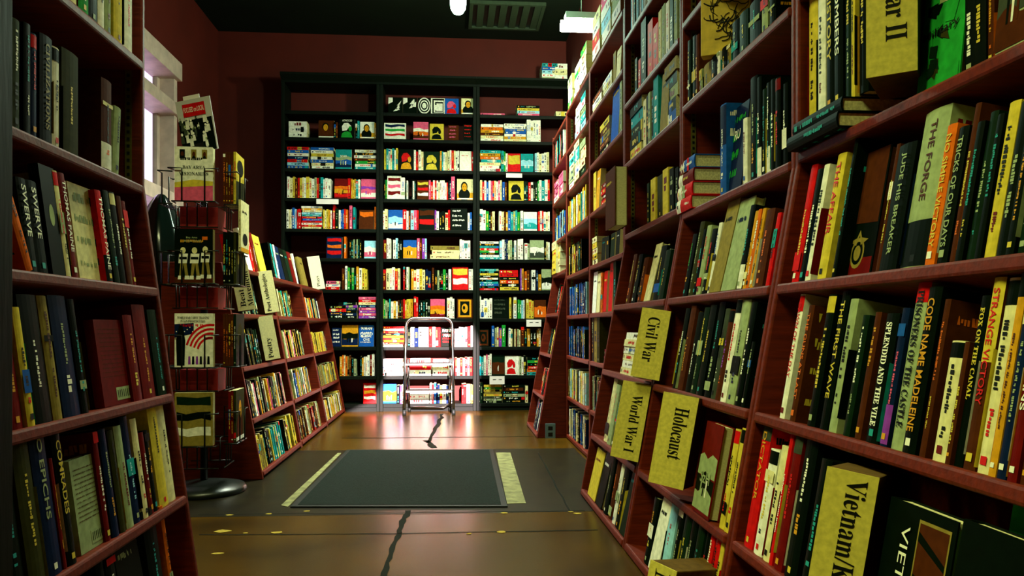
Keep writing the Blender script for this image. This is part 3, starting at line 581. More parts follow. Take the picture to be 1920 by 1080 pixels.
def cover_art(mb, art, col, W, H, fn):
    """printed front cover in unit coordinates; fn(x, y, lift)"""
    kind, _, cs = art.partition(':'); cs = cs or random.choice(CONTR[col]); R = random.uniform
    g = lambda k: bm_(k)
    if kind == 'bands':
        n = len(cs)
        for i, c in enumerate(cs):
            y1 = .92-i*.85/n; y0 = y1-.5/n
            poly(mb, fn, [(.06, y0+R(-.02, .05)), (.35, y0+R(-.05, .03)), (.7, y0+R(-.02, .06)), (.95, y0), (.94, y1), (.6, y1+R(-.03, .03)), (.3, y1-R(0, .06)), (.05, y1)], g(c), .0006)
    elif kind == 'scene':
        n = len(cs); y = .62
        for i, c in enumerate(cs):
            y2 = y-.62/n*R(.8, 1)
            poly(mb, fn, [(0, max(y2, .01)), (1, max(y2, .01)), (1, y+R(-.05, .05)), (.7, y+R(-.06, .06)), (.45, y+R(-.04, .08)), (.2, y+R(-.06, .05)), (0, y)], g(c), .0006+.0002*i); y = max(y2, .02)
        for k in range(3):
            poly(mb, fn, [(.3+k*.15, .2), (.36+k*.15, .2), (.37+k*.15, .4+R(-.1, .1)), (.29+k*.15, .38)], g(random.choice(cs+'kw')), .0014)
    elif kind == 'portrait':
        bgc = 'k' if col in 'wc' else 'n'
        if col in 'wc': poly(mb, fn, [(0, 0), (1, 0), (1, .35), (0, .3)], g('a'), .0005)
        ell(mb, fn, .45, .25, .36, .3, g(bgc), .0008); ell(mb, fn, .45, .64, .21, .23, g('k'), .001); ell(mb, fn, .46, .6, .15, .19, g('a'), .0012)
        ell(mb, fn, .40, .63, .03, .015, g('k'), .0014); ell(mb, fn, .52, .63, .03, .015, g('k'), .0014); ell(mb, fn, .46, .5, .05, .012, g('m'), .0014)
        poly(mb, fn, [(.02, .02), (.98, .02), (.98, .09), (.02, .09)], g('w'), .0014)
    elif kind == 'figure':
        a, b = cs[0], cs[-1]
        poly(mb, fn, [(.12, .04), (.86, .04), (.74, .3), (.55, .36), (.35, .34), (.18, .26)], g(b), .0006)
        poly(mb, fn, [(.2, .38), (.16, .62), (.3, .8), (.55, .82), (.76, .66), (.8, .46), (.62, .58), (.48, .42)], g(a), .0008)
        ell(mb, fn, .7, .5, .11, .14, g(b), .001)
    elif kind == 'rings':
        for i, r in enumerate((.55, .47, .37, .29, .19)): ell(mb, fn, .5, .5, r*.85, r*.95, g(cs if i % 2 == 0 else col), .0005+.0002*i, 22)
    elif kind == 'maze':
        for i in range(4):
            q = .04+.1*i; poly(mb, fn, [(q+.06, q*.5), (.97-q*.4, q*.5), (.97-q*.4, 1-q), (q+.06, 1-q)], g(cs if i % 2 == 0 else col), .0005+.0002*i)
        poly(mb, fn, [(.3, .2), (.75, .2), (.75, .55), (.3, .55)], g('w'), .0016)
    elif kind == 'shards':
        for k in range(4):
            x, y = R(.1, .6), R(.05, .6); poly(mb, fn, [(x, y), (x+R(.2, .35), y+R(-.02, .1)), (x+R(.1, .35), y+R(.15, .35))], g(cs), .0006+.0001*k)
        poly(mb, fn, [(.0, .55), (.3, .7), (.3, .97), (.0, .97)], g(cs), .0011)
    elif kind == 'frame':
        poly(mb, fn, [(.08, .05), (.92, .05), (.92, .95), (.08, .95)], g(cs), .0005); poly(mb, fn, [(.2, .15), (.8, .15), (.8, .86), (.2, .86)], g('k'), .0008); ell(mb, fn, .5, .5, .2, .24, g(cs), .001); ell(mb, fn, .45, .53, .08, .1, g('k'), .0012)
    elif kind == 'cam':
        for k in range(14):
            x, y = R(.1, .9), R(.1, .95); poly(mb, fn, [(x, y), (min(.99, x+R(.1, .3)), y+R(-.03, .03)), (min(.99, x+R(.1, .25)), max(0, y-R(.03, .12))), (x, max(0, y-R(.02, .1)))], g(random.choice('dsfkw' if y > .55 else 'dgf')), .0005+.00006*k)
    elif kind == 'star':
        poly(mb, fn, [(.05, 0), (.95, 0), (.95, .35), (.78, .12), (.55, .62), (.05, .35)], g(cs), .0006)
    elif kind == 'window':
        poly(mb, fn, [(.52, .12), (.97, .12), (.97, .93), (.52, .93)], g('t'), .0005); poly(mb, fn, [(.54, .14), (.95, .14), (.95, .91), (.54, .91)], g(cs), .0008)
        poly(mb, fn, [(.54, .5), (.95, .44), (.95, .5), (.54, .6)], g('k'), .001); poly(mb, fn, [(.54, .8), (.95, .68), (.95, .72), (.54, .86)], g('k'), .001)
    elif kind == 'emblem':
        poly(mb, fn, [(0, 0), (1, 0), (1, .16), (0, .16)], g('m'), .0005); poly(mb, fn, [(0, .45), (1, .42), (1, 1), (0, 1)], g('n'), .0005)
        ell(mb, fn, .55, .2, .2, .12, g('t'), .0009); ell(mb, fn, .55, .2, .16, .09, g('k'), .0011); ell(mb, fn, .55, .2, .1, .06, g('t'), .0013)
        poly(mb, fn, [(.28, .3), (.48, .26), (.55, .34), (.62, .26), (.82, .3), (.62, .32), (.55, .38), (.48, .32)], g('t'), .0012)
    elif kind == 'sticker':
        poly(mb, fn, [(.42, .05), (.9, .05), (.9, .2), (.42, .2)], g('s'), .0006)
        for k in range(7): poly(mb, fn, [(.46+k*.06, .08), (.48+k*.06, .08), (.48+k*.06, .17), (.46+k*.06, .17)], g('k'), .0009)
        for k in range(12): glyphs(mb, lambda x, y: fn(.1+x, .88-k*.05+y, .0006), .7, .014, g('n' if col in 'ms' else 'k'))
    elif kind == 'dot':
        ell(mb, fn, .5, .55, .16, .1, g(cs), .0006)
    elif kind == 'label':
        for k in range(4):
            y = .84-k*.22+R(-.03, .03); glyphs(mb, lambda x, y_: fn(R(.1, .12)+x, y+y_, .0006), R(.5, .8), R(.05, .1), g(cs))
    else:
        glyphs(mb, lambda x, y_: fn(.15+x, .75+y_, .0006), .6, .05, g(random.choice(CONTR[col])))
def book_matrix(b):
    t, h, d = b['t'], b['h'], b['d']; p = b['pose']; T = Matrix.Translation
    if p == 's':
        L_ = b['lean']; M = T((b['u']+(h*math.sin(-L_) if L_ < 0 else 0), b['w'], b['v']+(t*math.sin(-L_) if False else 0))) @ Matrix.Rotation(L_, 4, 'Y')
        if L_ > 0: M = T((0, 0, t*math.sin(L_))) @ M
    elif p == 'flat': M = T((b['u'], b['w'], b['v']+t)) @ Matrix.Rotation(PI/2, 4, 'Y')
    else: M = T((b['u'], b['w']+t, b['v']+.001)) @ Matrix.Rotation(-math.radians(b['tilt']), 4, 'X') @ Matrix.Rotation(-PI/2, 4, 'Z')
    return b['fr'].M @ M
def book_shape(b, mb):
    """one closed box: cloth on spine and boards, paper on the other edges"""
    t, h, d = b['t'], b['h'], b['d']; P = mb.mi(PAGE); bm = mb.bm
    v = [bm.verts.new(p) for p in ((0, 0, 0), (t, 0, 0), (t, d, 0), (0, d, 0), (0, 0, h), (t, 0, h), (t, d, h), (0, d, h))]
    for a, m in (((0, 1, 5, 4), 0), ((1, 2, 6, 5), 0), ((3, 0, 4, 7), 0), ((2, 3, 7, 6), P), ((4, 5, 6, 7), P), ((3, 2, 1, 0), P)):
        bm.faces.new([v[i] for i in a]).material_index = m
def book_cover(b, mb):
    """boards and a rounded back; the leaves are a part of their own"""
    t, h, d = b['t'], b['h'], b['d']; bm = mb.bm; e = min(.0028, t*.2); hard = b['kind'] == HB
    bow = min(.004, t*.12)
    n = 5; out = [(t*i/n, -bow*math.sin(PI*i/n)*1.0) for i in range(n+1)]; inn = [(e+(t-2*e)*i/n, e-bow*math.sin(PI*i/n)*.6) for i in range(n+1)]
    prof = [(0, d)]+out+[(t, d), (t-e, d)]+inn[::-1]+[(e, d)]
    A = [bm.verts.new((x, y+bow, 0)) for x, y in prof]; B = [bm.verts.new((x, y+bow, h)) for x, y in prof]; m = len(prof)
    for i in range(m): bm.faces.new((A[i], A[(i+1) % m], B[(i+1) % m], B[i]))
    # end caps as strips between the outer and inner lines
    for R_ in (A, B):
        o_, i_ = R_[0:n+3], [R_[m-1]]+R_[n+4:m-1][::-1]+[R_[n+3]]
        for k in range(n+2): bm.faces.new((o_[k], o_[k+1], i_[k+1], i_[k]))
    return e, bow
def name_words(b):
    return PAL[b['col']][1]
def build_book(b):
    M = book_matrix(b); col = bm_(b['col']); t, h, d = b['t'], b['h'], b['d']; mb = MB(col)
    if b['det'] == 2:
        e, bow = book_cover(b, mb); eps = -.0006
    else: book_shape(b, mb); eps = -.0006
    bmesh.ops.recalc_face_normals(mb.bm, faces=mb.bm.faces)
    if b['pose'] != 'face':
        if b['det'] == 2 and b['band']:
            c = bm_(b['band'][0]); k = mb.mi(c); bow_ = bow
            for z0, z1 in ((h*.86, h*.985),) if b['band'] in 'rqbmyokc' and not b['title'] or b['band'] in 'rq' else ((h*.55, h*.985),) if b['band'] in 'cyvm' else ((.004, h*.3),):
                n = 5
                for i in range(n):
                    xa, xb = t*i/n, t*(i+1)/n; ya, yb = -bow*math.sin(PI*i/n)+bow-.0004, -bow*math.sin(PI*(i+1)/n)+bow-.0004
                    quad(mb.bm, [(xa, ya, z0), (xb, yb, z0), (xb, yb, z1), (xa, ya, z1)], k)
        spine_marks(mb, t, h, b['col'], b['title'], b['tc'], eps, hard=b['det'] == 2)
        if b['det'] == 2:        # print on the two boards, seen where a shorter neighbour leaves them open
            for x in (t+.0005, -.0005):
                fn = lambda X, Y, l: (x, d*X, h*Y)
                if random.random() < .75: cover_art(mb, random.choice(['label', 'label', 'plain', 'scene']), b['col'], d, h, fn)
    else:
        fn = (lambda X, Y, l: (t+l, d*X, h*Y))
        cover_art(mb, b['art'] or 'plain', b['col'], d, h, fn)
    o = make(b['kind'], mb.bm, mb.m, norm=False); o.matrix_world = M
    if b['det'] == 2:
        bm = bmesh.new(); e2 = .003; box(bm, e+.0002, t-e-.0002, e+bow+.0005, d-e2, .003, h-.003); make('pages', bm, PAGE, o)
    if b['title']:
        tcol = ink(b['tc'] or 'w')
        if b['pose'] == 'face':
            lines = b['title'].split('/'); n = len(lines)
            for i, s in enumerate(lines):
                vert = b['art'] and b['art'].startswith('window')
                if vert: m4 = Matrix(((0, 0, 1, t+.0022), (0, 1, 0, d*.3), (-1, 0, 0, h*.86), (0, 0, 0, 1))); lettering('cover_title', s, o, m4, h*.75, d*.12, tcol); continue
                hh = h*(.13 if n > 1 else .11); y = (h*.78-i*h*.26) if n > 1 else h*(.88 if b['art'].startswith('figure') else .6)
                if b['art'].startswith(('cam', 'star')): y = h*.36 if b['art'] == 'cam' else h*.12; hh = h*.07
                if s == 'SzH': y = h*.34; hh = h*.13
                ww = min(d*.84, hh*len(s)*.75)
                m4 = Matrix(((0, 0, 1, t+.0022), (1, 0, 0, (d-ww)/2), (0, 1, 0, y), (0, 0, 0, 1)))
                lettering('cover_title', s, o, m4, ww, hh, tcol, bold=.01)
        else:
            hh = min(t*.5, .017); L_ = min(h*.8, hh*len(b['title'])*.92)
            if L_ < h*.5: L_ = h*.55
            m4 = Matrix(((0, 1, 0, (t-hh)/2), (0, 0, -1, -.0009), (-1, 0, 0, h*.93), (0, 0, 0, 1)))
            lettering('spine_title', b['title'], o, m4, L_, hh, tcol, ser=b['ser'], bold=.012)
    return o
for b in BOOKS:
    M = book_matrix(b); c = [proj(M @ V3((x, y, z))) for x in (0, b['t']) for y in (0, b['d']*(1 if b['pose'] == 'face' else .2)) for z in (0, b['h'])]
    xs = [p[0] for p in c]; ys = [p[1] for p in c]
    b['area'] = (min(1920, max(xs))-max(0, min(xs)))*(min(1080, max(ys))-max(0, min(ys)))
    if b['pose'] == 'face': b['area'] *= 3
    b['out'] = max(xs) < 0 or min(xs) > 1925 or max(ys) < 0 or min(ys) > 1085 or min(p[2] for p in c) < .1
BOOKS = [b for b in BOOKS if not b['out']]
rows = {}
for b in BOOKS: rows.setdefault(b['row'], []).append(b)
for row, L_ in rows.items():
    items = []; seen = {}
    for b in sorted(L_, key=lambda b: (b['u'], b['v'])):
        if b['pile']:
            if b['pile'][0] not in seen: seen[b['pile'][0]] = len(items); items.append(b)
            b['ix'] = seen[b['pile'][0]]
        else: b['ix'] = len(items); items.append(b)
    end = 'window end' if ('column' in row or 'dark wall' in row) else 'near end' if ('poetry' in row or 'oetry' in row or 'Plays' in row or 'window-side' in row) else 'far end'
    for b in L_:
        fm = 'hardcover' if b['kind'] == HB else 'paperback'; c = PAL[b['col']][1]
        pos = f"{ordn(b['ix'])} from {end}"
        if b['pile']:
            n, i = b['pile'][2], b['pile'][1]
            lay = 'lying flat' if n == 1 else ('topmost of pile' if i == n-1 else 'bottom of pile' if i == 0 else f'{ordn(i)} in pile')
            b['label'] = f"{c} {fm}, {lay}, {pos}, {row}"
        elif b['pose'] == 'face': b['label'] = f"{c} {fm} cover out, {pos}, {row}"
        else: b['label'] = f"{c} {fm}, {pos}, {row}"
        b['group'] = ('paperbacks' if b['kind'] == PB else 'hardcovers')+' on '+row.split(', ')[-1]
for kind in (HB, PB):
    L_ = sorted([b for b in BOOKS if b['kind'] == kind], key=lambda b: -b['area'])
    print('BOOKS', kind, len(L_), flush=True)
    for b in L_[:300]: tag(build_book(b), b['label'], 'book', b['group'])
    rest = L_[300:]
    if rest:
        mb = MB()
        for b in rest:
            m1 = MB(bm_(b['col'])); book_shape(b, m1); bmesh.ops.recalc_face_normals(m1.bm, faces=m1.bm.faces)
            if b['pose'] != 'face': spine_marks(m1, b['t'], b['h'], b['col'], None, None)
            me = bpy.data.meshes.new('x'); M = book_matrix(b); m1.bm.transform(M); ids = [mb.mi(m) for m in m1.m]
            for f in m1.bm.faces: f.material_index = ids[f.material_index]
            m1.bm.to_mesh(me); m1.bm.free(); mb.bm.from_mesh(me); bpy.data.meshes.remove(me)
        tag(make('distant_books' if kind == PB else 'far_books', mb.bm, mb.m, norm=False), 'many thin paperbacks filling the gaps on the far shelves', 'books', kind='stuff')

# ------------------------------------------------------------------ section signs: card-faced wooden blocks that stick out of the shelves
def sign(label, fr, px, v, w, wf, h, depth, ang, text, up=False, sz=.4, x_off=.5, y0=.06, y1=.92, lines=None, bright=SIGN):
    """px: photo column of the face's outer lower corner; ang: turn of the face away from the shelf line"""
    u = fr.u(px, v, w)
    if fr in (PL, LL): M = fr.M @ Matrix.Translation((u, w, v)) @ Matrix.Rotation(-ang, 4, 'Z') @ Matrix.Translation((-wf, 0, 0))
    else: M = fr.M @ Matrix.Translation((u, w, v)) @ Matrix.Rotation(ang, 4, 'Z')
    bm = bmesh.new(); box(bm, 0, wf, .003, depth, 0, h)
    o = make('section_sign', bm, SIGNSIDE, bevel=.003); o.matrix_world = M
    tag(o, label, 'sign', 'section signs')
    bm = bmesh.new(); box(bm, .0, wf, 0, .0028, .0, h); make('face_card', bm, bright, o)
    K = mat('sign_black_print', '#0a0c04', .7, .1, noise=0)
    for i, s in enumerate(lines or [text]):
        hh = wf*sz; xo = wf*x_off if not lines else wf*(.2+.42*i)
        L_ = h*(y1-y0) if not lines else h*(y1-y0)*len(s)/max(len(q) for q in lines)
        if up: m4 = Matrix(((0, -1, 0, xo+hh), (0, 0, -1, -.0008), (1, 0, 0, h*y0), (0, 0, 0, 1)))
        else: m4 = Matrix(((0, 1, 0, xo), (0, 0, -1, -.0008), (-1, 0, 0, h*y1), (0, 0, 0, 1)))
        lettering('sign_lettering', s, o, m4, L_, hh, K, ser=True)
    return o
A1 = math.radians(58)
sign('yellow section sign reading Civil War on a bookcase post', RL, 1182, V(.59, RL)+.012, -.085, .105, .245, .19, A1, 'Civil War', y0=.24, y1=.88, sz=.42, x_off=.28)
sign('yellow section sign reading World War I, below the Civil War sign', RL, 1144, V(.29, RL)+.02, -.095, .105, .275, .19, A1, 'World War I', y0=.1, y1=.84, sz=.36, x_off=.42)
sign('yellow section sign reading Holocaust, jutting out over the lower shelves', RL, 1215, V(.29, RL)+.04, -.11, .102, .26, .12, A1, 'Holocaust', y0=.3, y1=.86, sz=.4, x_off=.4)
sign('large yellow section sign reading Vietnam/Korea with top corner cut off by nothing, beside black VIETNAM book'.replace(' with top corner cut off by nothing', ''), RL, 1498, V(.29, RL)-.01, -.10, .078, .27, .17, math.radians(52), 'Vietnam/Korea', y0=.12, y1=.96, sz=.40, x_off=.42)
sign('yellow section sign reading War II at the upper edge of the picture', RU, 1624, 1.245, -.06, .084, .30, .17, math.radians(52), 'World War II', y0=.2, y1=1.9 if False else .97, sz=.42, x_off=.38)
sign('yellow section sign with only the letter N in view, on floor under Holocaust sign', RL, 1194, .004, -.16, .085, .192, .30, math.radians(32), 'N', y0=.6, y1=.93, sz=.55, x_off=.25)
A2 = math.radians(50); PSIGN = mat('cream_section_card', '#f4ecaa', .75, .1, noise=.12, scale=90)
sign('cream section sign reading Beat Movement on the poetry bookcase', PL, 480, V(.86, PL)+.01, -.08, .10, .24, .08, A2, '', up=True, lines=['Beat', 'Movement'], sz=.3, y0=.08, y1=.88, bright=PSIGN)
sign('cream section sign reading Poet Anthologies on the poetry bookcase', PL, 524, V(.86, PL)+.01, -.07, .095, .26, .18, A2, 'Poet Anthologies', up=True, sz=.36, x_off=.2, y0=.03, y1=.93, bright=PSIGN)
sign('cream section sign reading Poetry, under the Poet Anthologies sign', PL, 526, V(.58, PL)+.01, -.07, .095, .26, .18, A2, 'Poetry', up=True, sz=.42, x_off=.25, y0=.04, y1=.5, bright=PSIGN)
sign('bright cream section sign reading Plays on top of low bookcase', PL, 610, V(1.12, PL)+.003, -.05, .12, .30, .12, math.radians(55), 'Plays', up=True, sz=.3, x_off=.4, y0=.08, y1=.4, bright=mat('pale_card', '#f4efc8', .7, .2, noise=.05))
# yellow picture book resting across the row, with a white book on it
bm = bmesh.new(); box(bm, 0, .15, 0, .04, 0, .185)
o = make('picture_book', bm, mat('ochre_cover', '#d8b83a', .6, .3, noise=.25, scale=30), bevel=.002)
o.matrix_world = RU.M @ Matrix.Translation((RU.u(1314, 1.7, -.03), -.03, 1.6435)) @ Matrix.Rotation(math.radians(62), 4, 'Z')
tag(o, 'ochre picture book with black ink drawing, resting across books above the Holocaust sign bookcase', 'book')
bm = bmesh.new()
random.seed(3)
for k in range(26):
    x, z = random.uniform(.03, .12), random.uniform(.06, .17); p = []
    a = random.uniform(0, 6)
    for i in range(6): p.append((x, -.0012, z)); a += random.uniform(-.7, .7); x = min(.145, max(.01, x+.012*math.cos(a))); z = min(.18, max(.04, z+.012*math.sin(a)))
    tube(bm, p, random.uniform(.0008, .002), 5)
make('ink_drawing', bm, ink('k'), o)
bm = bmesh.new(); box(bm, 0, .2, 0, .13, 0, .045)
o = make('white_book', bm, mat('white_leaves', '#f2f2e0', .7, .2, noise=.05), bevel=.002)
o.matrix_world = RU.M @ Matrix.Translation((RU.u(1386, 1.72, -.06), -.06, 1.7145)) @ Matrix.Rotation(math.radians(12), 4, 'Z')
tag(o, 'thick white book lying flat beside the ochre picture book', 'book')

# ------------------------------------------------------------------ shelf cards on the back bookcase and picture-sized details
WC = mat('white_card', '#f4f0e8', .6, .2, noise=0)
for i, (x, y, wpx, hpx, lab) in enumerate([(614, 378, 40, 9, 'white shelf card under the red novels, window-end column of dark bookcase'), (964, 329, 30, 8, 'white shelf card below the teal covers, war-end column of dark bookcase'),
                              (1001, 606, 28, 13, 'white shelf card at the war row side of dark bookcase, with two dashes'), (932, 713, 28, 15, 'white shelf card on the lowest but one shelf, war-end column')]):
    p = at(x, y, 7.22); s = 1/200
    bm = bmesh.new(); box(bm, -wpx*s/2, wpx*s/2, 0, .004, -hpx*s/2, hpx*s/2)
    o = make('shelf_card', bm, WC); o.location = p; tag(o, lab, 'label', 'shelf cards')
    if i > 1:
        bm = bmesh.new()
        for a in (-.04, .015): box(bm, a, a+.03, -.0015, 0, .004, .010)
        make('print_line', bm, ink('k'), o)
# outlet on the panel that faces the camera
p = at(1032, 809, YK[5]-.004); bm = bmesh.new(); box(bm, -.036, .036, 0, .004, -.056, .056)
o = make('wall_outlet', bm, mat('grey_plate', '#6a8a94', .4, .5, noise=.1), bevel=.002); o.location = p
tag(o, 'grey metal outlet plate low on the brown bookcase side panel', 'outlet')
bm = bmesh.new(); box(bm, -.016, .016, -.001, 0, .008, .036); box(bm, -.016, .016, -.001, 0, -.036, -.008); make('socket', bm, BLACKM, o)

# ------------------------------------------------------------------ floor mat and the pale strip beside it
MATC = mat('ribbed_rubber_mat', '#182420', .85, .08, noise=.5, scale=150, bump=.3)
root = empty('floor_mat', loc=(-.69, 3.39, 0)); tag(root, 'dark grey-green ribbed floor mat in the middle of the aisle', 'mat')
c = [(-.695+.69, 3.43-3.39), (.25+.69, 3.36-3.39), (.275+.69, 4.92-3.39), (-.655+.69, 4.98-3.39)]
bm = bmesh.new(); prism(bm, c, lambda p, s: V3((p[0], p[1], s)), .001, .008); make('rubber_border', bm, RUB, root, bevel=.003)
cx = sum(p[0] for p in c)/4; cy = sum(p[1] for p in c)/4; ci = [(cx+(p[0]-cx)*.94, cy+(p[1]-cy)*.965) for p in c]
bm = bmesh.new(); prism(bm, ci, lambda p, s: V3((p[0], p[1], s)), .002, .0095); make('ribbed_field', bm, MATC, root)
TAPE = mat('worn_pale_tape', '#8a8a5a', .7, .2, noise=.45, scale=22)
a, b_, c_, d_ = gnd(951, 945), gnd(986, 944), gnd(957, 849), gnd(930, 849)
bm = bmesh.new(); prism(bm, [a, b_, c_, d_], lambda p, s: V3((p[0], p[1], s)), .0008, .0022)
tag(make('floor_tape', bm, TAPE), 'wide worn pale tape strip on floor along the mat edge facing the war books', 'tape')
a, b_, c_, d_ = gnd(527, 948), gnd(540, 951), gnd(640, 850), gnd(633, 850)
bm = bmesh.new(); prism(bm, [a, b_, c_, d_], lambda p, s: V3((p[0], p[1], s)), .0008, .0022)
tag(make('floor_tape', bm, TAPE), 'narrow pale tape strip on floor along the mat edge facing the poetry bookcase', 'tape')

# ------------------------------------------------------------------ step ladder
LX0, LX1, LY = -.405, .03, 6.90
root = empty('step_ladder', loc=((LX0+LX1)/2, LY, 0)); tag(root, 'chrome folding step ladder with two treads standing before the back bookcase', 'ladder')
R = Matrix.Translation((-(LX0+LX1)/2, -LY, 0))
H = .865; r = .07
pts = [(LX0, LY, .03), (LX0+.005, LY+.05, .45)]+[(LX0+.01+r-r*math.cos(a), LY+.1, H-r+r*math.sin(a)) for a in [i*PI/2/6 for i in range(7)]]
pts += [(LX1-.01-r+r*math.sin(a), LY+.1, H-r+r*math.cos(a)) for a in [i*PI/2/6 for i in range(7)]]+[(LX1-.005, LY+.05, .45), (LX1, LY, .03)]
bm = bmesh.new(); tube(bm, [R @ V3(p) for p in pts], .0125, 12); make('hoop_frame', bm, CHROME, root)
for x in (LX0+.03, LX1-.03):
    bm = bmesh.new(); tube(bm, [R @ V3(p) for p in ((x, LY+.06, .50), (x, LY+.28, .02))], .010, 8); make('rear_leg', bm, CHROME, root)
bm = bmesh.new(); tube(bm, [R @ V3(p) for p in ((LX0+.03, LY+.27, .045), (LX1-.09, LY+.27, .04), (LX1-.04, LY+.27, .07), (LX1-.03, LY+.26, .1))], .009, 8); make('rear_brace', bm, CHROME, root)
TREAD = mat('tread_metal', '#6a7068', .35, .5, metal=.5, noise=.15)
for z, y0, y1 in ((.22, LY-.02, LY+.14), (.46, LY+.0, LY+.18)):
    bm = bmesh.new(); box(bm, LX0+.012, LX1-.012, y0, y1, z-.018, z, M=R); t_ = make('tread', bm, TREAD, root, bevel=.004)
    bm = bmesh.new(); box(bm, LX0+.03, LX1-.03, y0+.01, y1-.01, z, z+.003, M=R); make('grip_pad', bm, RUB, t_)
for x in (LX0, LX1):
    bm = bmesh.new(); tube(bm, [R @ V3(p) for p in ((x, LY-.002, .0), (x, LY, .05))], [.018, .016], 10); make('rubber_foot', bm, RUB, root)
for x in (LX0+.03, LX1-.03):
    bm = bmesh.new(); tube(bm, [R @ V3(p) for p in ((x, LY+.29, .0), (x, LY+.272, .04))], [.015, .013], 10); make('rubber_foot', bm, RUB, root)

# ------------------------------------------------------------------ spinner rack
RX, RY = -1.172, 3.80
root = empty('spinner_rack', loc=(RX, RY, 0)); tag(root, 'black wire spinner rack of local history paperbacks on a round base', 'rack')
bm = bmesh.new(); lathe(bm, [(0, .0), (.19, .0), (.195, .012), (.185, .03), (.10, .048), (.03, .058), (0, .058)], 36); b0 = make('round_base', bm, BLACKM, root); b0.location = (.0, 0, 0)
bm = bmesh.new(); tube(bm, [(0, 0, .05), (0, 0, 1.62)], .017, 14); make('pole', bm, BLACKM, root)
AN = math.atan2(RX, RY) ; FA = math.radians(2)     # the front pockets' turn about the pole
RK = Matrix.Rotation(FA, 4, 'Z')
CORE = mat('red_rack_panel', '#9a2020', .6, .3, noise=.15)
TZ = [.515, .875, 1.235, 1.60]   # tops of pockets measured as the foot of each tier's books
FEET = [.24, .60, .985, 1.36]
for j, z in enumerate(FEET):
    tr_ = empty('wire_tier', Matrix.Identity(4)); tr_.parent = root; tr_.matrix_local = RK @ Matrix.Translation((0, 0, z))
    for q in range(4):
        m = Matrix.Rotation(q*PI/2, 4, 'Z'); bm = bmesh.new(); w2 = .095; y = -.115; y2 = -.175
        P = lambda pts: [m @ V3(p) for p in pts]
        tube(bm, P([(-w2, y, .0), (-w2, y2, .0), (w2, y2, .0), (w2, y, .0)]), .0036, 6)
        tube(bm, P([(-w2, y, .15), (-w2-.015, y2-.002, .15), (-w2+.045, y2-.002, .15), (-w2+.045, y2-.002, .0)]), .0036, 6)
        tube(bm, P([(w2, y, .15), (w2+.015, y2-.002, .15), (w2-.045, y2-.002, .15), (w2-.045, y2-.002, .0)]), .0036, 6)
        for x in (-.045, 0, .045): tube(bm, P([(x, y2, .0), (x, y, .0), (x, y+.002, -.11)]), .0032, 6)
        tube(bm, P([(-w2, y, -.11), (w2, y, -.11)]), .0032, 6); tube(bm, P([(0, 0, 0), (0, y, 0)]), .003, 6)
        make('wire_pocket', bm, BLACKM, tr_)
    if j:
        bm = bmesh.new(); box(bm, -.085, .085, -.085, .085, -.115, -.012); make('core_panel', bm, CORE, tr_, bevel=.002)
def rack_book(z, q, i, n, col, art, label, title=None, tc='w', h=.245, w=.168, off=0, t=.011):
    """book i of n in the pocket facing q quarter turns on; i = 0 is the front one"""
    b = dict(kind=PB, t=t, h=h*random.uniform(.985, 1), d=w, col=col, art=art, title=title, tc=tc, det=1, band=None, pose='face', ser=False)
    mb = MB(bm_(col)); book_shape(b, mb); bmesh.ops.recalc_face_normals(mb.bm, faces=mb.bm.faces)
    if i == 0: cover_art(mb, art, col, w, h, lambda X, Y, l: (t+l, w*X, h*Y))
    spine_marks(mb, t, h, col, None, None)
    o = make('local_history_paperback', mb.bm, mb.m, norm=False)
    loc = Matrix.Translation((-w/2+off, -.168+i*(t+.001)+t+.001, .0045))
    o.matrix_world = Matrix.Translation((RX, RY, z)) @ RK @ Matrix.Rotation(q*PI/2, 4, 'Z') @ loc @ Matrix.Rotation(-PI/2, 4, 'Z')
    tag(o, label, 'book', 'paperbacks in the spinner rack'); return o
def cover_words(o, s, x, y, w, h, col, up=0, t=.011):
    lettering('cover_title', s, o, Matrix(((0, 0, 1, t+.0024), (1, 0, 0, x), (0, 1, 0, y), (0, 0, 0, 1))), w, h, ink(col), ser=True)
TN = ['lowest', 'second', 'third', 'top']
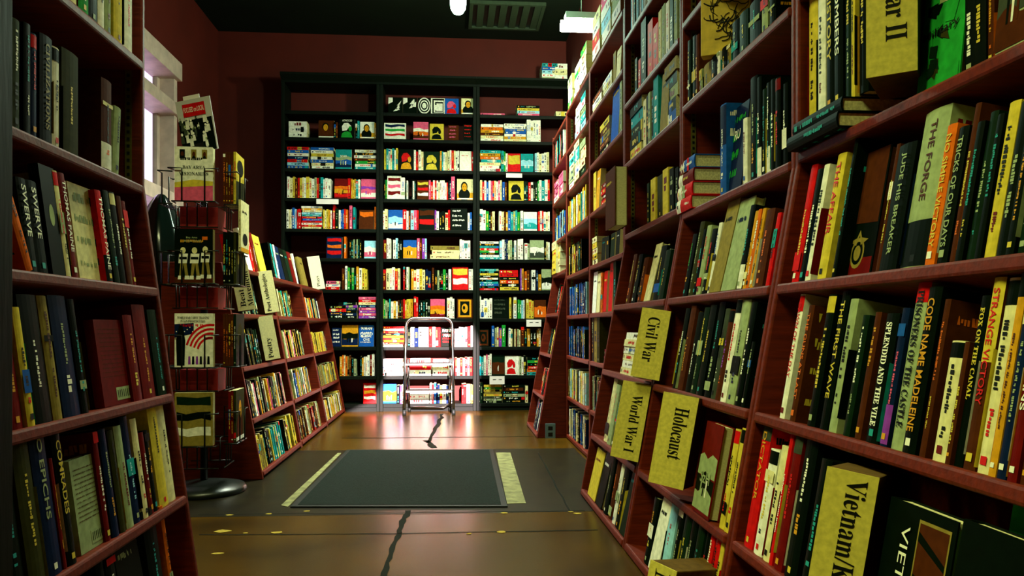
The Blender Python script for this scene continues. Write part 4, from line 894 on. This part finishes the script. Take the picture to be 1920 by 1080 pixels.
for j, (z, (c0, a0), (c1, a1)) in enumerate([(FEET[0], ('t', 'bands:dkw'), ('f', 'portrait')), (FEET[1], ('w', 'none'), ('d', 'figure:fk')), (FEET[2], ('k', 'none'), ('f', 'figure:tk')), (FEET[3], ('w', 'none'), ('y', 'none'))]):
    for i in range(3):
        o = rack_book(z, 0, i, 3, c0, a0, f"{PAL[c0][1]} paperback in camera-facing pocket of spinner rack, {TN[j]} tier from below, {'front' if i == 0 else ORD[i]} copy")
        if i: continue
        fn = lambda X, Y, l: (.011+l, .168*X, .245*Y)
        mb = MB()
        poly(mb, fn, [(0, 0), (1, 0), (1, 1), (0, 1)], bm_(c0), .0003)
        if j == 3:
            poly(mb, fn, [(0, 0), (1, 0), (1, .28), (0, .28)], bm_('p'), .0006); poly(mb, fn, [(0, .24), (1, .28), (1, .36), (.5, .39), (0, .33)], bm_('y'), .0009)
            for x in (.2, .5, .78): poly(mb, fn, [(x-.07, .78), (x+.07, .78), (x+.07, .95), (x-.07, .95)], bm_('t' if x != .2 else 'k'), .0006); ell(mb, fn, x, .86, .04, .05, bm_('n'), .0009); poly(mb, fn, [(x-.05, .78), (x+.05, .78), (x+.03, .83), (x-.03, .83)], bm_('k'), .001)
            make('cover_print', mb.bm, mb.m, o)
            cover_words(o, 'BAY AREA', .035, .145, .10, .014, 'd'); cover_words(o, 'VISIONARIES', .02, .115, .128, .015, 'd')
        if j == 2:
            poly(mb, fn, [(0, 0), (1, 0), (1, .1), (0, .1)], bm_('n'), .0006)
            for x, y in ((.22, .1), (.52, .1), (.8, .12)):
                ell(mb, fn, x, y+.5, .07, .06, bm_('c'), .0008); poly(mb, fn, [(x-.12, y+.26), (x+.1, y+.26), (x+.13, y+.44), (x-.1, y+.44)], bm_('w'), .0008); poly(mb, fn, [(x-.1, y+.33), (x+.1, y+.33), (x+.1, y+.38), (x-.1, y+.38)], bm_('k'), .001)
                poly(mb, fn, [(x-.1, y+.02), (x-.04, y), (x+.02, y+.26), (x-.07, y+.26)], bm_('t'), .0009); poly(mb, fn, [(x+.06, y), (x+.14, y+.02), (x+.09, y+.26), (x+.02, y+.26)], bm_('t'), .0009)
                poly(mb, fn, [(x-.14, y-.04), (x-.02, y-.04), (x-.02, y+.03), (x-.12, y+.03)], bm_('w'), .001); poly(mb, fn, [(x+.04, y-.04), (x+.16, y-.04), (x+.16, y+.03), (x+.05, y+.03)], bm_('w'), .001)
            poly(mb, fn, [(.72, .8), (.86, .8), (.86, .86), (.72, .86)], bm_('o'), .0009)
            make('cover_print', mb.bm, mb.m, o); cover_words(o, 'Bay Area', .05, .20, .05, .010, 's'); cover_words(o, 'Roller Derby', .042, .184, .075, .011, 's')
        if j == 1:
            poly(mb, fn, [(0, .55), (.5, .62), (.5, .82), (0, .8)], bm_('v'), .0006)
            for k in range(7): ell(mb, fn, .05+.07*k, .7+.04*(k % 3-1), .015, .011, bm_('w'), .0012, 6)
            for k in range(5):
                r0, r1 = .9-.13*k, .83-.13*k; n = 10
                pts = [(.95-r0*.85*math.cos(a)*.9, .25+r0*.62*math.sin(a)) for a in [i2*PI/2/n+.3 for i2 in range(n)]]+[(.95-r1*.85*math.cos(a)*.9, .25+r1*.62*math.sin(a)) for a in [i2*PI/2/n+.3 for i2 in range(n)][::-1]]
                if k < 4:
                    for i2 in range(n-1): poly(mb, fn, [pts[i2], pts[i2+1], pts[2*n-2-i2], pts[2*n-1-i2]], bm_('r'), .0008)
            poly(mb, fn, [(.06, .03), (.26, .03), (.28, .5), (.24, .66), (.2, .78), (.12, .78), (.08, .64), (.04, .5)], bm_('k'), .0014)
            for k in range(6): poly(mb, fn, [(.35+.1*k, .05), (.42+.1*k, .05), (.41+.1*k, .2), (.36+.1*k, .2)], bm_('k' if k % 2 else 'u'), .001)
            make('cover_print', mb.bm, mb.m, o); cover_words(o, 'WORLD WAR I ARMY TRAINING', .012, .220, .14, .011, 'k'); cover_words(o, 'IN SAN FRANCISCO BAY', .026, .204, .11, .011, 'k')
    n = 5 if j != 0 else 3
    for i in range(n):
        cc = c1 if i else c1
        o = rack_book(z, 1, i, n, 'n' if (j in (1, 3) and i) else ('m' if i and j == 0 else 'k' if i and j == 2 else c1), a1, f"{PAL['n' if (j in (1, 3) and i) else ('m' if i and j == 0 else 'k' if i and j == 2 else c1)][1]} paperback in poetry-side pocket of spinner rack, {TN[j]} tier from below, {'front' if i == 0 else ORD[i]} copy", off=.0)
        if i == 0 and j == 3:
            mb = MB(); fn = lambda X, Y, l: (.011+l, .168*X, .245*Y)
            ell(mb, fn, .5, .74, .36, .16, bm_('k'), .0008, 20); poly(mb, fn, [(0, 0), (1, 0), (1, .5), (0, .45)], bm_('f'), .0006)
            for x in (.3, .55, .8): poly(mb, fn, [(x-.08, .05), (x+.06, .03), (x+.04, .44), (x-.05, .42)], bm_('k'), .0009)
            make('cover_print', mb.bm, mb.m, o)
# a cream copy tucked askew in the third tier
o = rack_book(FEET[2], 1, 0, 1, 'c', 'none', 'cream paperback tucked upright above the third tier on the poetry side of spinner rack', off=.01)
o.matrix_world = Matrix.Translation((.022, -.006, .155)) @ o.matrix_world
mb = MB(); fn = lambda X, Y, l: (.011+l, .168*X, .245*Y); ell(mb, fn, .5, .25, .3, .12, bm_('k'), .0008); poly(mb, fn, [(0, 0), (1, 0), (1, .08), (0, .08)], bm_('a'), .0006); make('cover_print', mb.bm, mb.m, o)
# topper card
SG = mat('topper_print', '#c8c8c4', .5, .3, noise=0)
M = Matrix.Translation((0, .0, 1.60)) @ Matrix.Rotation(math.radians(-8), 4, 'Z') @ Matrix.Rotation(math.radians(-10), 4, 'Y')
bm = bmesh.new(); box(bm, -.085, .085, -.022, -.018, .02, .275); card = make('topper_card', bm, SG, root, M=M)
random.seed(11)
mb = MB(); fn = lambda X, Y, l: (-.085+.17*X, -.022-l, .02+.255*Y)
poly(mb, fn, [(.0, .0), (.96, .0), (.96, .62), (.0, .62)], bm_('k'), .0005)
for k in range(34):
    x, y = random.uniform(.03, .85), random.uniform(.08, .62); s = random.uniform(.03, .07)
    ell(mb, fn, x, y+s*1.7, s*.6, s*.55, bm_(random.choice('wqs')), .001+.00003*k, 8); poly(mb, fn, [(x-s, y-s*1.4), (x+s, y-s*1.4), (x+s*.8, y+s), (x-s*.8, y+s)], bm_(random.choice('wwkq')), .001+.00003*k)
make('group_photo', mb.bm, mb.m, card)
mb = MB(); poly(mb, fn, [(.18, .68), (.82, .68), (.82, .92), (.18, .92)], bm_('r'), .0024); ban = make('red_banner', mb.bm, mb.m, card)
poly_ = bmesh.new(); box(poly_, -.045, .035, -.019, -.0165, .26, .295); make('white_flap', poly_, WC, card)
lettering('banner_lettering', 'FOCUSED on LOCAL', ban, Matrix(((1, 0, 0, -.05), (0, 0, -1, -.0252), (0, 1, 0, .02+.255*.76), (0, 0, 0, 1))), .10, .024, ink('w'))
bm = bmesh.new(); box(bm, -.02, .02, -.03, .02, -.02, .06); make('card_clip', bm, BLACKM, root, M=M)

# ------------------------------------------------------------------ black bundle by the window
bm = bmesh.new(); bmesh.ops.create_uvsphere(bm, u_segments=32, v_segments=24, radius=1)
random.seed(5)
for v in bm.verts:
    a = math.atan2(v.co.y, v.co.x); z = v.co.z
    rr = 1+.05*math.sin(9*a+2*z)+.035*math.sin(17*a-3*z)
    if z < .25: rr *= .9+.06*math.sin(23*a)
    neck = .86+.14*math.cos((z-.55)*5)
    v.co = V3((v.co.x*.19*rr*neck, v.co.y*.19*rr*neck, .79+z*.79))
    if z < -.2: f = (1-z*z)**.5; v.co.x *= .9/max(f, .45)*.9; v.co.y *= .9/max(f, .45)*.9
for f in bm.faces: f.smooth = True
o = make('black_bundle', bm, mat('glossy_black_plastic', '#06140e', .16, .6, noise=0)); q = at(302, 560, 4.75); o.location = (q.x, 4.75, 0)
tag(o, 'tall glossy black bulging bundle between the window and the spinner rack', 'bag')

# ------------------------------------------------------------------ ceiling: vent grille, tube light, bulb
root = empty('ceiling_vent', loc=(.5, 6.95, CEIL)); tag(root, 'dark slatted vent grille on the ceiling above the back bookcase', 'vent')
bm = bmesh.new()
for x0, x1, y0, y1 in ((-.33, .33, -.29, -.26), (-.33, .33, .26, .29), (-.33, -.30, -.26, .26), (.30, .33, -.26, .26)): box(bm, x0, x1, y0, y1, -.03, -.001)
make('vent_frame', bm, mat('vent_paint', '#2a3a26', .6, .3, noise=.2), root)
bm = bmesh.new(); box(bm, -.299, .299, -.259, .259, -.008, -.002); make('vent_backing', bm, BLACKM, root)
for k in range(6):
    bm = bmesh.new(); box(bm, -.26+k*.1, -.20+k*.1, -.255, .255, -.022, -.012); make('slat', bm, mat('vent_paint', '#2a3a26'), root)
TUBE = mat('lit_tube', (.95, 1.0, .72), .5, 0, emit=60, noise=0)
root = empty('tube_light', loc=(.96, 5.5, 2.98)); tag(root, 'lit fluorescent tube fixture hanging over the far end of war row', 'lamp')
bm = bmesh.new(); prism(bm, [(-.07, 0), (-.055, .05), (.055, .05), (.07, 0), (.05, .0), (.04, .035), (-.04, .035), (-.05, 0)], lambda p, s: V3((s, p[0], p[1])), -.14, .30); make('housing', bm, mat('fixture_enamel', '#9ab8a0', .4, .5, noise=.05), root)
bm = bmesh.new(); tube(bm, [(-.17, 0, -.035), (.32, 0, -.035)], .04, 14); make('tube', bm, TUBE, root)
bm = bmesh.new(); tube(bm, [(-.02, 0, .05), (-.02, 0, CEIL-2.98)], .004, 6); make('suspension_wire', bm, mat('fixture_enamel', '#9ab8a0'), root)
l = bpy.data.lights.new('tube_glow', 'POINT'); l.shadow_soft_size = .06; l.energy = 85; l.color = (.93, 1, .70)
lo = bpy.data.objects.new('tube_glow', l); COL.objects.link(lo); lo.parent = root; lo.location = (.05, 0, -.14)
BULB = mat('lit_bulb', (.55, 1.0, .75), .5, 0, emit=40, noise=0)
root = empty('pendant_bulb', loc=at(859, 2, 5.0)); tag(root, 'bright greenish bulb hanging from the dark ceiling', 'lamp')
bm = bmesh.new(); lathe(bm, [(0, -.085), (.03, -.078), (.048, -.05), (.052, -.01), (.05, .06), (.03, .08), (0, .08)], 20); make('bulb', bm, BULB, root)
bm = bmesh.new(); lathe(bm, [(0, .078), (.028, .078), (.03, .12), (.012, .14), (0, .14)], 16); make('lamp_holder', bm, BLACKM, root)
bm = bmesh.new(); tube(bm, [(0, 0, .13), (0, 0, CEIL-root.location.z)], .006, 6); make('cord', bm, BLACKM, root)
l = bpy.data.lights.new('bulb_glow', 'POINT'); l.shadow_soft_size = .06; l.energy = 60; l.color = (.62, 1, .72)
lo = bpy.data.objects.new('bulb_glow', l); COL.objects.link(lo); lo.parent = root; lo.location = (0, 0, -.16)
# unseen lamps above the frame, placed for how they light shelves and rack
for n_, (x, y, z, e, c) in enumerate([(-1.05, .45, 3.3, 60, (.93, 1, .36)), (-.74, 2.0, 3.35, 34, (.93, 1, .46)), (-.1, 5.5, 3.4, 120, (.94, 1, .80))]):
    l = bpy.data.lights.new('unseen_ceiling_lamp', 'AREA'); l.shape = 'RECTANGLE'; l.size = .9; l.size_y = .15; l.energy = e; l.spread = math.radians(125); l.color = c
    lo = bpy.data.objects.new('unseen_ceiling_lamp', l); COL.objects.link(lo); lo.location = (x, y, z)
